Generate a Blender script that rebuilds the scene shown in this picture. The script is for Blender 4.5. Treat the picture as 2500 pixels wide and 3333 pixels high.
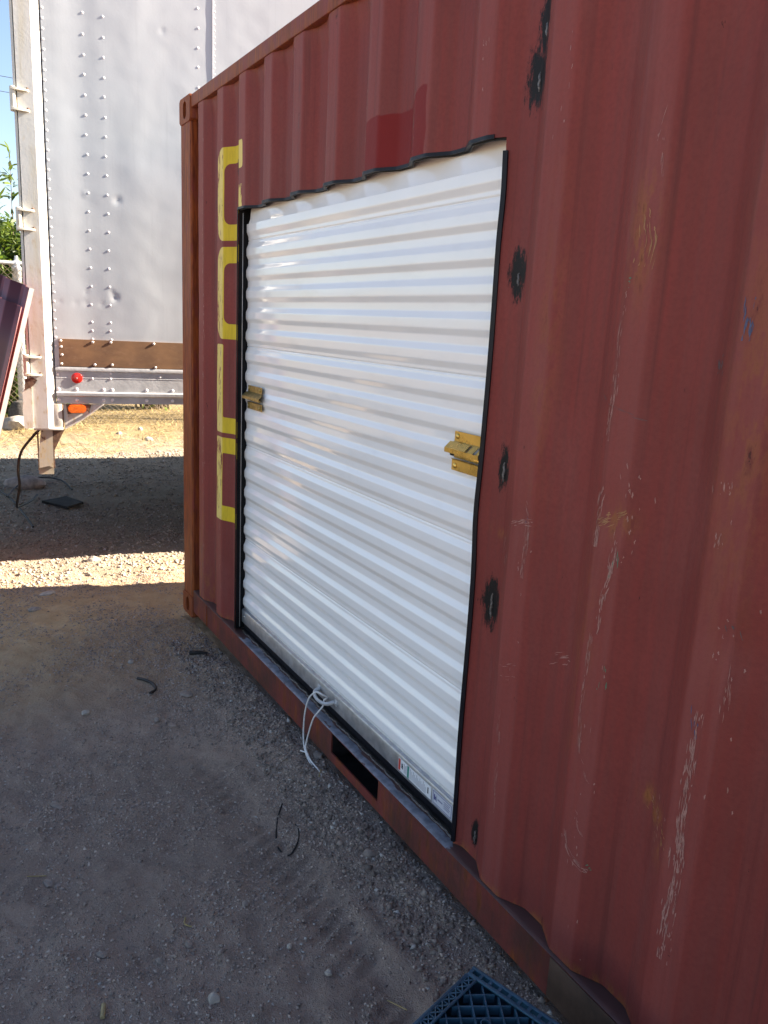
import bpy, bmesh, math, random
import numpy as np
from mathutils import Vector, Matrix
for _o in list(bpy.data.objects):
    bpy.data.objects.remove(_o, do_unlink=True)
S = bpy.context.scene
COL = S.collection
random.seed(7)
RNG = np.random.default_rng(11)

# ------------------------------------------------------------------ camera
cam = bpy.data.cameras.new('camera')
cam.sensor_fit = 'VERTICAL'
cam.angle = math.radians(64.92)
cam.clip_start = 0.05
cam.clip_end = 2000
co = bpy.data.objects.new('camera', cam)
COL.objects.link(co)
YAW, PITCH, ROLL = math.radians(30.39), math.radians(-13.035), math.radians(2.8686)
fw = Vector((-math.cos(YAW) * math.cos(PITCH), math.sin(YAW) * math.cos(PITCH), math.sin(PITCH)))
rt = fw.cross(Vector((0, 0, 1))).normalized()
up = rt.cross(fw)
cr, sr = math.cos(ROLL), math.sin(ROLL)
rt, up = rt * cr + up * sr, up * cr - rt * sr
co.matrix_world = Matrix(((rt.x, up.x, -fw.x, 4.1898), (rt.y, up.y, -fw.y, -1.1990),
                          (rt.z, up.z, -fw.z, 1.58295), (0, 0, 0, 1)))
S.camera = co

# ------------------------------------------------------------------ sky and sun
SUN_EL = math.radians(30)
SUN_AZ = math.radians(14.6)            # from +Y towards +X
sv = Vector((math.sin(SUN_AZ) * math.cos(SUN_EL), math.cos(SUN_AZ) * math.cos(SUN_EL), math.sin(SUN_EL)))
W = bpy.data.worlds.new('World')
S.world = W
W.use_nodes = True
wn = W.node_tree
sky = wn.nodes.new('ShaderNodeTexSky')
sky.sky_type = 'NISHITA'
sky.sun_disc = False
sky.sun_elevation = SUN_EL
sky.sun_rotation = SUN_AZ
sky.altitude = 700
sky.air_density = 1.0
sky.dust_density = 1.0
sky.ozone_density = 2.0
wn.links.new(sky.outputs[0], wn.nodes['Background'].inputs[0])
wn.nodes['Background'].inputs[1].default_value = 0.05
sl = bpy.data.lights.new('sun', 'SUN')
sl.energy = 5.0
sl.angle = math.radians(0.53)
sl.color = (1.0, 0.93, 0.82)
so = bpy.data.objects.new('sun', sl)
so.rotation_euler = sv.to_track_quat('Z', 'Y').to_euler()
so.location = (5, 10, 8)
COL.objects.link(so)
S.view_settings.view_transform = 'Standard'
S.view_settings.look = 'None'
S.view_settings.exposure = 2.58
S.view_settings.gamma = 1
S.view_settings.use_curve_mapping = False
S.view_settings.use_white_balance = True        # the phone balanced for the open shade
S.view_settings.white_balance_temperature = 7050
S.view_settings.white_balance_tint = 14
S.cycles.max_bounces = 6
S.cycles.diffuse_bounces = 4

# ------------------------------------------------------------------ helpers
def smooth(a, b, x):
    t = np.clip((np.asarray(x, float) - a) / (b - a), 0, 1)
    return t * t * (3 - 2 * t)

_perm = RNG.permutation(512)
_grad = RNG.normal(size=(512, 2))
_grad /= np.linalg.norm(_grad, axis=1)[:, None]

def perlin(x, y):
    x = np.asarray(x, float); y = np.asarray(y, float)
    xi = np.floor(x).astype(int); yi = np.floor(y).astype(int)
    xf = x - xi; yf = y - yi
    def g(i, j, dx, dy):
        h = _perm[(_perm[i & 511] + j) & 511]
        return _grad[h, 0] * dx + _grad[h, 1] * dy
    u = xf ** 3 * (xf * (xf * 6 - 15) + 10); v = yf ** 3 * (yf * (yf * 6 - 15) + 10)
    a = g(xi, yi, xf, yf); b = g(xi + 1, yi, xf - 1, yf)
    c = g(xi, yi + 1, xf, yf - 1); d = g(xi + 1, yi + 1, xf - 1, yf - 1)
    return (a * (1 - u) + b * u) * (1 - v) + (c * (1 - u) + d * u) * v

def fbm(x, y, f, octaves=4, gain=0.5):
    s = 0; a = 1
    for k in range(octaves):
        s = s + a * perlin(x * f + 17.3 * k, y * f - 9.1 * k)
        a *= gain; f *= 2.03
    return s

def tag(o, label=None, cat=None, group=None, kind=None):
    if label: o['label'] = label
    if cat: o['category'] = cat
    if group: o['group'] = group
    if kind: o['kind'] = kind
    return o

def empty(name, loc=(0, 0, 0), rz=0.0):
    o = bpy.data.objects.new(name, None)
    o.location = loc
    o.rotation_euler = (0, 0, rz)
    o.empty_display_size = 0.1
    COL.objects.link(o)
    return o

def link_mesh(name, me, mat=None, parent=None, sharp=35, loc=None):
    if mat is not None and len(me.materials) == 0:
        me.materials.append(mat)
    if sharp is not None:
        me.polygons.foreach_set('use_smooth', [True] * len(me.polygons))
        me.set_sharp_from_angle(angle=math.radians(sharp))
    o = bpy.data.objects.new(name, me)
    COL.objects.link(o)
    if parent: o.parent = parent
    if loc is not None: o.location = loc
    return o

class MB:
    def __init__(self):
        self.v = []; self.f = []; self.m = []; self.cur = 0
    def add(self, vs, fs):
        n = len(self.v)
        self.v += [tuple(p) for p in vs]
        self.f += [tuple(i + n for i in f) for f in fs]
        self.m += [self.cur] * len(fs)
        return self
    def box(self, x0, x1, y0, y1, z0, z1, b=0.0):
        if b <= 0:
            vs = [(x, y, z) for x in (x0, x1) for y in (y0, y1) for z in (z0, z1)]
            fs = [(0, 1, 3, 2), (4, 6, 7, 5), (0, 4, 5, 1), (2, 3, 7, 6), (0, 2, 6, 4), (1, 5, 7, 3)]
            return self.add(vs, fs)
        bm = bmesh.new()
        bmesh.ops.create_cube(bm, size=1)
        for v in bm.verts:
            v.co = Vector(((x0 + x1) / 2 + v.co.x * (x1 - x0), (y0 + y1) / 2 + v.co.y * (y1 - y0), (z0 + z1) / 2 + v.co.z * (z1 - z0)))
        bmesh.ops.bevel(bm, geom=list(bm.edges), offset=b, segments=2, affect='EDGES', profile=0.5)
        return self.frombm(bm)
    def frombm(self, bm, M=None):
        bm.verts.index_update()
        vs = [(M @ v.co) if M else v.co.copy() for v in bm.verts]
        fs = [[v.index for v in f.verts] for f in bm.faces]
        bm.free()
        return self.add(vs, fs)
    def prism(self, poly, axis, a, b):
        # poly: list of 2d points; axis 'y': (x,z) ; 'x': (y,z) ; 'z': (x,y)
        def P(p, t):
            return {'y': (p[0], t, p[1]), 'x': (t, p[0], p[1]), 'z': (p[0], p[1], t)}[axis]
        n = len(poly)
        vs = [P(p, a) for p in poly] + [P(p, b) for p in poly]
        fs = [tuple(range(n))[::-1], tuple(range(n, 2 * n))] + [(i, (i + 1) % n, n + (i + 1) % n, n + i) for i in range(n)]
        return self.add(vs, fs)
    def tube(self, path, r, n=8, caps=True):
        path = [Vector(p) for p in path]
        rr = r if isinstance(r, (list, tuple)) else [r] * len(path)
        vs = []; fs = []
        ref = None
        for i, p in enumerate(path):
            t = (path[min(i + 1, len(path) - 1)] - path[max(i - 1, 0)]).normalized()
            if ref is None:
                ref = t.orthogonal().normalized()
            ref = (ref - t * ref.dot(t))
            if ref.length < 1e-6: ref = t.orthogonal()
            ref.normalize()
            bn = t.cross(ref)
            for k in range(n):
                a = 2 * math.pi * k / n
                vs.append(p + (ref * math.cos(a) + bn * math.sin(a)) * rr[i])
        for i in range(len(path) - 1):
            for k in range(n):
                k2 = (k + 1) % n
                fs.append((i * n + k, i * n + k2, (i + 1) * n + k2, (i + 1) * n + k))
        if caps:
            fs.append(tuple(range(n))[::-1])
            fs.append(tuple(range((len(path) - 1) * n, len(path) * n)))
        return self.add(vs, fs)
    def sweep(self, path, frames, prof):
        # prof: list of 2d points in frame (a,b); frames: list of (A,B) vectors; closed profile
        n = len(prof); vs = []; fs = []
        for p, (A, B) in zip(path, frames):
            p = Vector(p)
            for (a, b) in prof:
                vs.append(p + Vector(A) * a + Vector(B) * b)
        for i in range(len(path) - 1):
            for k in range(n):
                k2 = (k + 1) % n
                fs.append((i * n + k, i * n + k2, (i + 1) * n + k2, (i + 1) * n + k))
        fs.append(tuple(range(n))[::-1]); fs.append(tuple(range((len(path) - 1) * n, len(path) * n)))
        return self.add(vs, fs)
    def lathe(self, prof, c, axis='y', n=16):
        # prof: list of (r, t) along axis
        vs = []; fs = []
        for (r, t) in prof:
            for k in range(n):
                a = 2 * math.pi * k / n
                ca, sa = math.cos(a) * r, math.sin(a) * r
                p = {'y': (ca, t, sa), 'x': (t, ca, sa), 'z': (ca, sa, t)}[axis]
                vs.append((c[0] + p[0], c[1] + p[1], c[2] + p[2]))
        for i in range(len(prof) - 1):
            for k in range(n):
                k2 = (k + 1) % n
                fs.append((i * n + k, i * n + k2, (i + 1) * n + k2, (i + 1) * n + k))
        fs.append(tuple(range(n))[::-1]); fs.append(tuple(range((len(prof) - 1) * n, len(prof) * n)))
        return self.add(vs, fs)
    def mesh(self, name, mats):
        me = bpy.data.meshes.new(name)
        me.from_pydata([tuple(p) for p in self.v], [], self.f)
        for m in (mats if isinstance(mats, (list, tuple)) else [mats]):
            me.materials.append(m)
        if any(self.m): me.polygons.foreach_set('material_index', self.m)
        bm = bmesh.new(); bm.from_mesh(me)
        bmesh.ops.recalc_face_normals(bm, faces=bm.faces)
        bm.to_mesh(me); bm.free()
        me.update()
        return me
    def build(self, name, mats, parent=None, sharp=35, loc=None):
        return link_mesh(name, self.mesh(name, mats), None, parent, sharp, loc)

def grid_mesh(name, P, keep=None, attrs=None, flip=False):
    # P: (n,m,3) numpy
    n, m = P.shape[:2]
    idx = np.arange(n * m).reshape(n, m)
    q = np.stack([idx[:-1, :-1], idx[1:, :-1], idx[1:, 1:], idx[:-1, 1:]], -1).reshape(-1, 4)
    if keep is not None: q = q[keep.reshape(-1)]
    if flip: q = q[:, ::-1]
    me = bpy.data.meshes.new(name)
    me.vertices.add(n * m)
    me.vertices.foreach_set('co', np.ascontiguousarray(P.reshape(-1), dtype=np.float32))
    me.loops.add(q.size)
    me.loops.foreach_set('vertex_index', np.ascontiguousarray(q.reshape(-1), dtype=np.int32))
    me.polygons.add(len(q))
    me.polygons.foreach_set('loop_start', np.arange(0, q.size, 4, dtype=np.int32))
    me.polygons.foreach_set('loop_total', np.full(len(q), 4, dtype=np.int32))
    for k, a in (attrs or {}).items():
        at = me.attributes.new(k, 'FLOAT', 'POINT')
        at.data.foreach_set('value', np.ascontiguousarray(a.reshape(-1), dtype=np.float32))
    me.update(calc_edges=True)
    me.validate()
    return me

def raw_mesh(name, V, F):
    # V (N,3), F (M,k) uniform faces
    me = bpy.data.meshes.new(name)
    k = F.shape[1]
    me.vertices.add(len(V)); me.vertices.foreach_set('co', np.ascontiguousarray(V.reshape(-1), dtype=np.float32))
    me.loops.add(F.size); me.loops.foreach_set('vertex_index', np.ascontiguousarray(F.reshape(-1), dtype=np.int32))
    me.polygons.add(len(F))
    me.polygons.foreach_set('loop_start', np.arange(0, F.size, k, dtype=np.int32))
    me.polygons.foreach_set('loop_total', np.full(len(F), k, dtype=np.int32))
    me.update(calc_edges=True)
    return me

# ------------------------------------------------------------------ materials
class NT:
    def __init__(self, name):
        self.mat = bpy.data.materials.new(name)
        self.mat.use_nodes = True
        self.t = self.mat.node_tree
        self.b = self.t.nodes['Principled BSDF']
        self._co = None; self.ref = None
    def new(self, typ, **kw):
        n = self.t.nodes.new(typ)
        for k, v in kw.items(): setattr(n, k, v)
        return n
    def L(self, a, b): self.t.links.new(a, b)
    def co(self, scale=(1, 1, 1), out='Object'):
        if self._co is None: self._co = self.new('ShaderNodeTexCoord'); self._co.object = self.ref
        if scale == (1, 1, 1): return self._co.outputs[out]
        mp = self.new('ShaderNodeMapping')
        mp.inputs['Scale'].default_value = scale
        self.L(self._co.outputs[out], mp.inputs['Vector'])
        return mp.outputs[0]
    def noise(self, scale, detail=4, rough=0.55, vs=(1, 1, 1), dist=0.0):
        n = self.new('ShaderNodeTexNoise')
        n.inputs['Scale'].default_value = scale
        n.inputs['Detail'].default_value = detail
        n.inputs['Roughness'].default_value = rough
        n.inputs['Distortion'].default_value = dist
        self.L(self.co(vs), n.inputs['Vector'])
        return n.outputs['Fac']
    def ramp(self, fac, a, b, lo=0.0, hi=1.0):
        m = self.new('ShaderNodeMapRange')
        m.interpolation_type = 'SMOOTHSTEP'
        self.L(fac, m.inputs['Value'])
        m.inputs['From Min'].default_value = a; m.inputs['From Max'].default_value = b
        m.inputs['To Min'].default_value = lo; m.inputs['To Max'].default_value = hi
        return m.outputs[0]
    def math(self, op, a, b=0.0):
        m = self.new('ShaderNodeMath', operation=op)
        for i, x in enumerate((a, b)):
            if hasattr(x, 'links'): self.L(x, m.inputs[i])
            else: m.inputs[i].default_value = x
        return m.outputs[0]
    def mix(self, fac, a, b):
        m = self.new('ShaderNodeMix', data_type='RGBA')
        for s, x in ((0, fac), (6, a), (7, b)):
            if hasattr(x, 'links'): self.L(x, m.inputs[s])
            elif s == 0: m.inputs[0].default_value = x
            else: m.inputs[s].default_value = (*x, 1)
        return m.outputs[2]
    def attr(self, name):
        a = self.new('ShaderNodeAttribute', attribute_name=name)
        return a.outputs['Fac']
    def color(self, c):
        if hasattr(c, 'links'): self.L(c, self.b.inputs['Base Color'])
        else: self.b.inputs['Base Color'].default_value = (*c, 1)
    def rough(self, r):
        if hasattr(r, 'links'): self.L(r, self.b.inputs['Roughness'])
        else: self.b.inputs['Roughness'].default_value = r
    def metal(self, r):
        if hasattr(r, 'links'): self.L(r, self.b.inputs['Metallic'])
        else: self.b.inputs['Metallic'].default_value = r
    def bump(self, h, dist=0.01, strength=1.0, prev=None):
        b = self.new('ShaderNodeBump')
        b.inputs['Distance'].default_value = dist
        b.inputs['Strength'].default_value = strength
        self.L(h, b.inputs['Height'])
        if prev is not None: self.L(prev, b.inputs['Normal'])
        self.L(b.outputs[0], self.b.inputs['Normal'])
        return b.outputs[0]

def mat_plain(name, c, rough=0.5, metal=0.0, var=0.12, scale=30, bump=0.0, bscale=120, spec=0.5):
    n = NT(name)
    f = n.noise(scale, 5)
    n.color(n.mix(n.ramp(f, 0.3, 0.7), tuple(x * (1 - var) for x in c), tuple(min(1, x * (1 + var)) for x in c)))
    n.rough(n.ramp(n.noise(scale * 0.7, 3), 0.2, 0.8, max(0.02, rough - 0.08), min(1, rough + 0.08)))
    n.metal(metal)
    n.b.inputs['Specular IOR Level'].default_value = spec
    if bump: n.bump(n.noise(bscale, 4), bump)
    return n.mat

def make_container_paint(name='container_paint', rusty=0.0, marks=False):
    n = NT(name)
    big = n.noise(1.6, 3)
    streak = n.noise(5.0, 3, 0.6, vs=(9, 9, 0.35))
    fine = n.noise(110, 2)
    c = n.mix(n.ramp(big, 0.3, 0.7), (0.195, 0.039, 0.032), (0.252, 0.049, 0.040))
    c = n.mix(n.ramp(streak, 0.35, 0.75, 0, 0.6), c, (0.175, 0.050, 0.042))
    c = n.mix(n.ramp(n.noise(3.0, 4, 0.6, vs=(13, 13, 0.16)), 0.53, 0.72, 0, 0.5), c, (0.105, 0.030, 0.026))
    c = n.mix(n.ramp(n.noise(2.3, 5, 0.65, vs=(2.2, 2.2, 0.7)), 0.48, 0.74, 0, 0.30), c, (0.255, 0.088, 0.076))
    c = n.mix(n.ramp(fine, 0.35, 0.75, 0, 0.25), c, (0.13, 0.028, 0.024))
    if marks:
        # chalked, scuffed crests of the corrugation
        cr = n.attr('crest')
        crest = n.math('MULTIPLY', cr, n.ramp(streak, 0.25, 0.7, 0.4, 1.0))
        c = n.mix(n.math('MULTIPLY', crest, 0.30), c, (0.33, 0.092, 0.078))
        # fresh red touch-up paint
        wob = n.math('MULTIPLY', n.math('SUBTRACT', n.noise(18, 2), 0.5), 0.22)
        p = n.ramp(n.math('ADD', n.attr('patch'), wob), 0.46, 0.54)
        c = n.mix(p, c, (0.190, 0.013, 0.011))
        # orange rust bloom
        rn = n.noise(38, 5, 0.7, vs=(1, 1, 0.35))
        r = n.math('MULTIPLY', n.attr('rust'), n.ramp(rn, 0.42, 0.62))
        c = n.mix(r, c, n.mix(n.ramp(rn, 0.55, 0.7), (0.30, 0.115, 0.035), (0.10, 0.028, 0.012)))
        c = n.mix(n.ramp(rn, 0.70, 0.72), c, (0.08, 0.022, 0.018))
        # yellow lettering with scraped crest
        y = n.ramp(n.attr('yellow'), 0.485, 0.515)
        yn = n.noise(26, 5, 0.65, vs=(2.2, 2.2, 0.42))
        scr = n.math('MULTIPLY', n.ramp(yn, 0.57, 0.60), n.ramp(cr, 0.1, 0.6))
        y = n.math('MULTIPLY', y, n.math('SUBTRACT', 1.0, scr))
        yc = n.mix(n.math('MULTIPLY', cr, 0.7), (0.66, 0.47, 0.030), (0.78, 0.62, 0.24))
        yc = n.mix(n.ramp(yn, 0.45, 0.62, 0, 0.35), yc, (0.46, 0.31, 0.03))
        c = n.mix(y, c, yc)
        # soot burned round the plug welds
        sw = n.math('MULTIPLY', n.math('SUBTRACT', n.noise(48, 6, 0.8, vs=(1.6, 1.6, 0.55)), 0.5), 2.3)
        st = n.ramp(n.math('ADD', n.attr('soot'), n.math('MULTIPLY', sw, n.ramp(n.attr('soot'), 0.0, 0.25))), 0.38, 0.74)
        c = n.mix(st, c, (0.012, 0.011, 0.011))
    if rusty:
        rr0 = n.noise(16, 5, 0.66, vs=(2, 2, 0.45))
        rr = n.ramp(rr0, 0.5 - rusty * 0.28, 0.68 - rusty * 0.2)
        c = n.mix(rr, c, n.mix(n.ramp(n.noise(30, 4, 0.6, vs=(3, 3, 0.3)), 0.3, 0.7), (0.135, 0.032, 0.015), (0.31, 0.080, 0.021)))
    if 'grimy' in name:
        c = n.mix(n.ramp(n.noise(6, 6, 0.65), 0.32, 0.66, 0.75, 0.15), c, (0.050, 0.032, 0.026))
    n.color(c)
    n.rough(n.ramp(big, 0.2, 0.8, 0.50, 0.62))
    n.b.inputs['Specular IOR Level'].default_value = 0.15
    n.bump(n.noise(70, 3, 0.7), 0.0016, 0.6)
    return n.mat

M = {}
M['paint'] = make_container_paint('container_paint', 0, True)
M['rail_paint'] = make_container_paint('grimy_rail_paint', 0.08)
M['paint_plain'] = make_container_paint('container_paint_plain')
M['paint_rusty'] = make_container_paint('container_paint_rusted', 0.85)
M['paint_worn'] = make_container_paint('container_paint_worn', 0.45)

def make_door_white():
    n = NT('door_white_enamel'); n.ref = door
    f = n.noise(3, 3, vs=(0.5, 1, 1))
    dirt = n.ramp(n.noise(14, 6, 0.62, vs=(0.3, 1, 1)), 0.50, 0.80, 0, 0.16)
    c = n.mix(n.ramp(f, 0.3, 0.7), (0.85, 0.835, 0.81), (0.88, 0.865, 0.84))
    n.color(n.mix(dirt, c, (0.50, 0.45, 0.39)))
    n.rough(n.ramp(n.noise(9, 4), 0.3, 0.7, 0.05, 0.10))
    n.b.inputs['Specular IOR Level'].default_value = 0.6
    n.bump(n.noise(2.6, 2, vs=(0.8, 1, 2.2)), 0.005, 0.6)
    return n.mat
M['galv'] = mat_plain('galvanised_steel', (0.42, 0.43, 0.45), 0.42, 0.85, 0.12, 40)
M['alu'] = mat_plain('bare_aluminium_rail', (0.46, 0.47, 0.475), 0.55, 0.4, 0.14, 9, 0.0008, 60)
M['black'] = mat_plain('black_rubber_trim', (0.006, 0.006, 0.010), 0.45, 0, 0.2, spec=0.22)
M['blackmatte'] = mat_plain('black_guide_paint', (0.007, 0.007, 0.008), 0.6, 0, 0.2, spec=0.2)
M['brass'] = mat_plain('yellow_zinc_plate', (0.58, 0.38, 0.10), 0.30, 0.85, 0.10, 30)
M['steel'] = mat_plain('bright_steel', (0.5, 0.5, 0.5), 0.3, 0.9, 0.1)
M['weld'] = mat_plain('weld_metal', (0.16, 0.15, 0.145), 0.4, 0.8, 0.4, 160, 0.003, 300)
M['rope'] = mat_plain('white_nylon_cord', (0.66, 0.64, 0.62), 0.7, 0, 0.12, 200, 0.001, 600)
M['dark'] = mat_plain('dark_steel', (0.016, 0.014, 0.014), 0.6, 0, 0.4, 25, spec=0.25)
M['stick_w'] = mat_plain('sticker_white', (0.72, 0.72, 0.72), 0.45, 0, 0.04)
M['stick_g'] = mat_plain('sticker_grey', (0.52, 0.53, 0.57), 0.45, 0, 0.04)
M['stick_r'] = mat_plain('sticker_red', (0.55, 0.055, 0.035), 0.45, 0, 0.08)
M['stick_gr'] = mat_plain('sticker_green', (0.02, 0.22, 0.17), 0.45, 0, 0.08)
M['stick_k'] = mat_plain('sticker_ink', (0.03, 0.03, 0.04), 0.5, 0, 0.08)
M['stick_b'] = mat_plain('sticker_blue_ink', (0.05, 0.05, 0.19), 0.5, 0, 0.08)
M['stick_t'] = mat_plain('sticker_small_print', (0.36, 0.36, 0.39), 0.5, 0, 0.1, 300)

def make_scratch(c, nm):
    n = NT(nm)
    n.color(n.mix(n.ramp(n.noise(120, 4), 0.35, 0.65), tuple(x * 0.7 for x in c), c))
    n.rough(0.6)
    return n.mat
M['scratch'] = make_scratch((0.39, 0.185, 0.15), 'scratched_primer')
M['scratch_o'] = make_scratch((0.36, 0.16, 0.06), 'scratched_rust')
M['scratch_b'] = make_scratch((0.075, 0.085, 0.16), 'scraped_blue_paint')
M['scratch_g'] = make_scratch((0.05, 0.22, 0.13), 'scraped_green_paint')
M['scratch_k'] = make_scratch((0.10, 0.075, 0.075), 'scraped_dark')

def make_sill():
    n = NT('worn_sill')
    a = n.attr('wear')
    w = n.math('ADD', a, n.math('MULTIPLY', n.math('SUBTRACT', n.noise(13, 6, 0.62, vs=(1, 3, 3)), 0.5), 1.5))
    f = n.ramp(w, 0.48, 0.56)
    red = n.mix(n.ramp(n.noise(9, 5), 0.35, 0.65), (0.075, 0.036, 0.033), (0.10, 0.045, 0.04))
    grey = n.mix(n.ramp(n.noise(30, 5), 0.35, 0.65), (0.13, 0.135, 0.16), (0.235, 0.24, 0.275))
    n.color(n.mix(f, red, grey))
    n.rough(0.55)
    n.bump(f, 0.001, 0.5)
    return n.mat
M['sill'] = make_sill()

def make_trailer_white(name, rust, base=(0.70, 0.70, 0.69), low=None, yel=0.0, bmp=0.004):
    n = NT(name)
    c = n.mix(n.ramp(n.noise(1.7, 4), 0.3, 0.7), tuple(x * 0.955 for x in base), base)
    st = n.ramp(n.noise(5, 5, 0.6, vs=(4, 4, 0.35)), 0.45, 0.8, 0, 0.5 * yel)
    c = n.mix(st, c, (0.50, 0.43, 0.26))
    c = n.mix(n.ramp(n.noise(4, 5, 0.65, vs=(10, 10, 0.22)), 0.52, 0.78, 0, 0.22), c, tuple(x * 0.62 for x in base))
    r = n.noise(20, 8, 0.66, vs=(1.4, 1.4, 0.6))
    rb = n.ramp(r, 0.72 - rust * 0.22, 0.77 - rust * 0.18)
    if low is not None:
        sp = n.new('ShaderNodeSeparateXYZ'); n.L(n.co(), sp.inputs[0])
        g = n.ramp(sp.outputs[2], low[0], low[1], 1.0, 0.0)
        rb = n.math('MULTIPLY', rb, g)
        halo = n.math('MULTIPLY', n.ramp(r, 0.60 - rust * 0.22, 0.74 - rust * 0.2), g)
        c = n.mix(n.math('MULTIPLY', halo, 0.55), c, (0.46, 0.33, 0.15))
    c = n.mix(rb, c, n.mix(n.ramp(n.noise(70, 4), 0.4, 0.6), (0.06, 0.028, 0.014), (0.17, 0.07, 0.026)))
    n.color(c)
    n.rough(n.ramp(n.noise(6, 4), 0.3, 0.7, 0.34, 0.48))
    n.bump(n.math('ADD', n.math('MULTIPLY', n.noise(60, 4), 0.25), n.noise(3.2, 3)), bmp, 0.5)
    return n.mat
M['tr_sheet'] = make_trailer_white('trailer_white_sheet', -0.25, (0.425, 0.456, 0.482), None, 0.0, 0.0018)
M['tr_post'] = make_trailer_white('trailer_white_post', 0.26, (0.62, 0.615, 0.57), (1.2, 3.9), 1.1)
M['tr_low'] = make_trailer_white('trailer_rusty_white', 0.55, (0.60, 0.58, 0.52), (1.1, 1.8), 1.0)
M['tr_leg'] = make_trailer_white('trailer_rusty_leg', 0.62, (0.40, 0.36, 0.29), (1.2, 2.0), 0.8)
M['tr_rust'] = mat_plain('rust_brown_plate', (0.115, 0.062, 0.036), 0.75, 0, 0.4, 24, 0.002, 80)
M['hinge'] = make_trailer_white('hinge_stained_paint', 0.55, (0.56, 0.54, 0.47), (4.0, 5.0), 1.0)

def make_brown():
    n = NT('weathered_brown_panel')
    a = n.noise(6, 6, 0.6, vs=(0.7, 1, 1))
    b = n.noise(40, 5, 0.6, vs=(0.5, 1, 1))
    c = n.mix(n.ramp(a, 0.3, 0.7), (0.135, 0.070, 0.036), (0.235, 0.125, 0.058))
    c = n.mix(n.ramp(b, 0.5, 0.8, 0, 0.5), c, (0.27, 0.155, 0.09))
    n.color(c); n.rough(0.75)
    n.bump(b, 0.001, 0.6)
    return n.mat
M['brown'] = make_brown()
M['red_l'] = mat_plain('red_reflector_plastic', (0.55, 0.022, 0.016), 0.2, 0, 0.15, 60)
M['amber'] = mat_plain('amber_lens_plastic', (0.70, 0.135, 0.012), 0.2, 0, 0.2, 70, 0.002, 240)
M['tyre'] = mat_plain('tyre_rubber', (0.02, 0.02, 0.02), 0.8)
M['cable'] = mat_plain('black_cable', (0.018, 0.016, 0.015), 0.5)
M['crate'] = mat_plain('blue_crate_plastic', (0.026, 0.085, 0.130), 0.42, 0, 0.2, 20, 0.0006, 150)
M['fencepipe'] = mat_plain('galvanised_pipe', (0.50, 0.51, 0.53), 0.45, 0.3, 0.1)
M['wire'] = mat_plain('rusty_fence_wire', (0.13, 0.10, 0.07), 0.6, 0.3, 0.3)
M['concrete'] = mat_plain('dark_concrete', (0.07, 0.062, 0.055), 0.9, 0, 0.3, 30, 0.004, 60)
M['bark'] = mat_plain('shrub_bark', (0.15, 0.11, 0.075), 0.9, 0, 0.3)
M['cut_pale'] = mat_plain('pale_flange_paint', (0.62, 0.58, 0.55), 0.5, 0, 0.1)
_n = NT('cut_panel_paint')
_c = _n.mix(_n.attr('crest'), (0.10, 0.022, 0.025), (0.23, 0.070, 0.070))  # flats lighter, slopes darker: light on the ribs put into the colour
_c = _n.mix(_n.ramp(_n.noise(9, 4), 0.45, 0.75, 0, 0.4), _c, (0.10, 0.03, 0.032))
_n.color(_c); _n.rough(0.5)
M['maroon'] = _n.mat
M['maroon_in'] = mat_plain('cut_panel_inside', (0.075, 0.016, 0.018), 0.5, 0, 0.25)

def make_leaf():
    n = NT('oleander_leaf')
    g = n.new('ShaderNodeNewGeometry')
    r = g.outputs['Random Per Island']
    c = n.mix(r, (0.030, 0.065, 0.014), (0.110, 0.155, 0.026))
    n.color(c); n.rough(0.45)
    tr = n.new('ShaderNodeBsdfTranslucent')
    n.L(n.mix(r, (0.10, 0.19, 0.02), (0.26, 0.33, 0.04)), tr.inputs['Color'])
    ms = n.new('ShaderNodeMixShader'); ms.inputs[0].default_value = 0.25
    n.L(n.b.outputs[0], ms.inputs[1]); n.L(tr.outputs[0], ms.inputs[2])
    n.L(ms.outputs[0], n.t.nodes['Material Output'].inputs['Surface'])
    return n.mat
M['leaf'] = make_leaf()

def make_straw():
    n = NT('dry_straw')
    g = n.new('ShaderNodeNewGeometry')
    n.color(n.mix(g.outputs['Random Per Island'], (0.22, 0.155, 0.055), (0.42, 0.32, 0.14)))
    n.rough(0.7)
    return n.mat
M['straw'] = make_straw()

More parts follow.
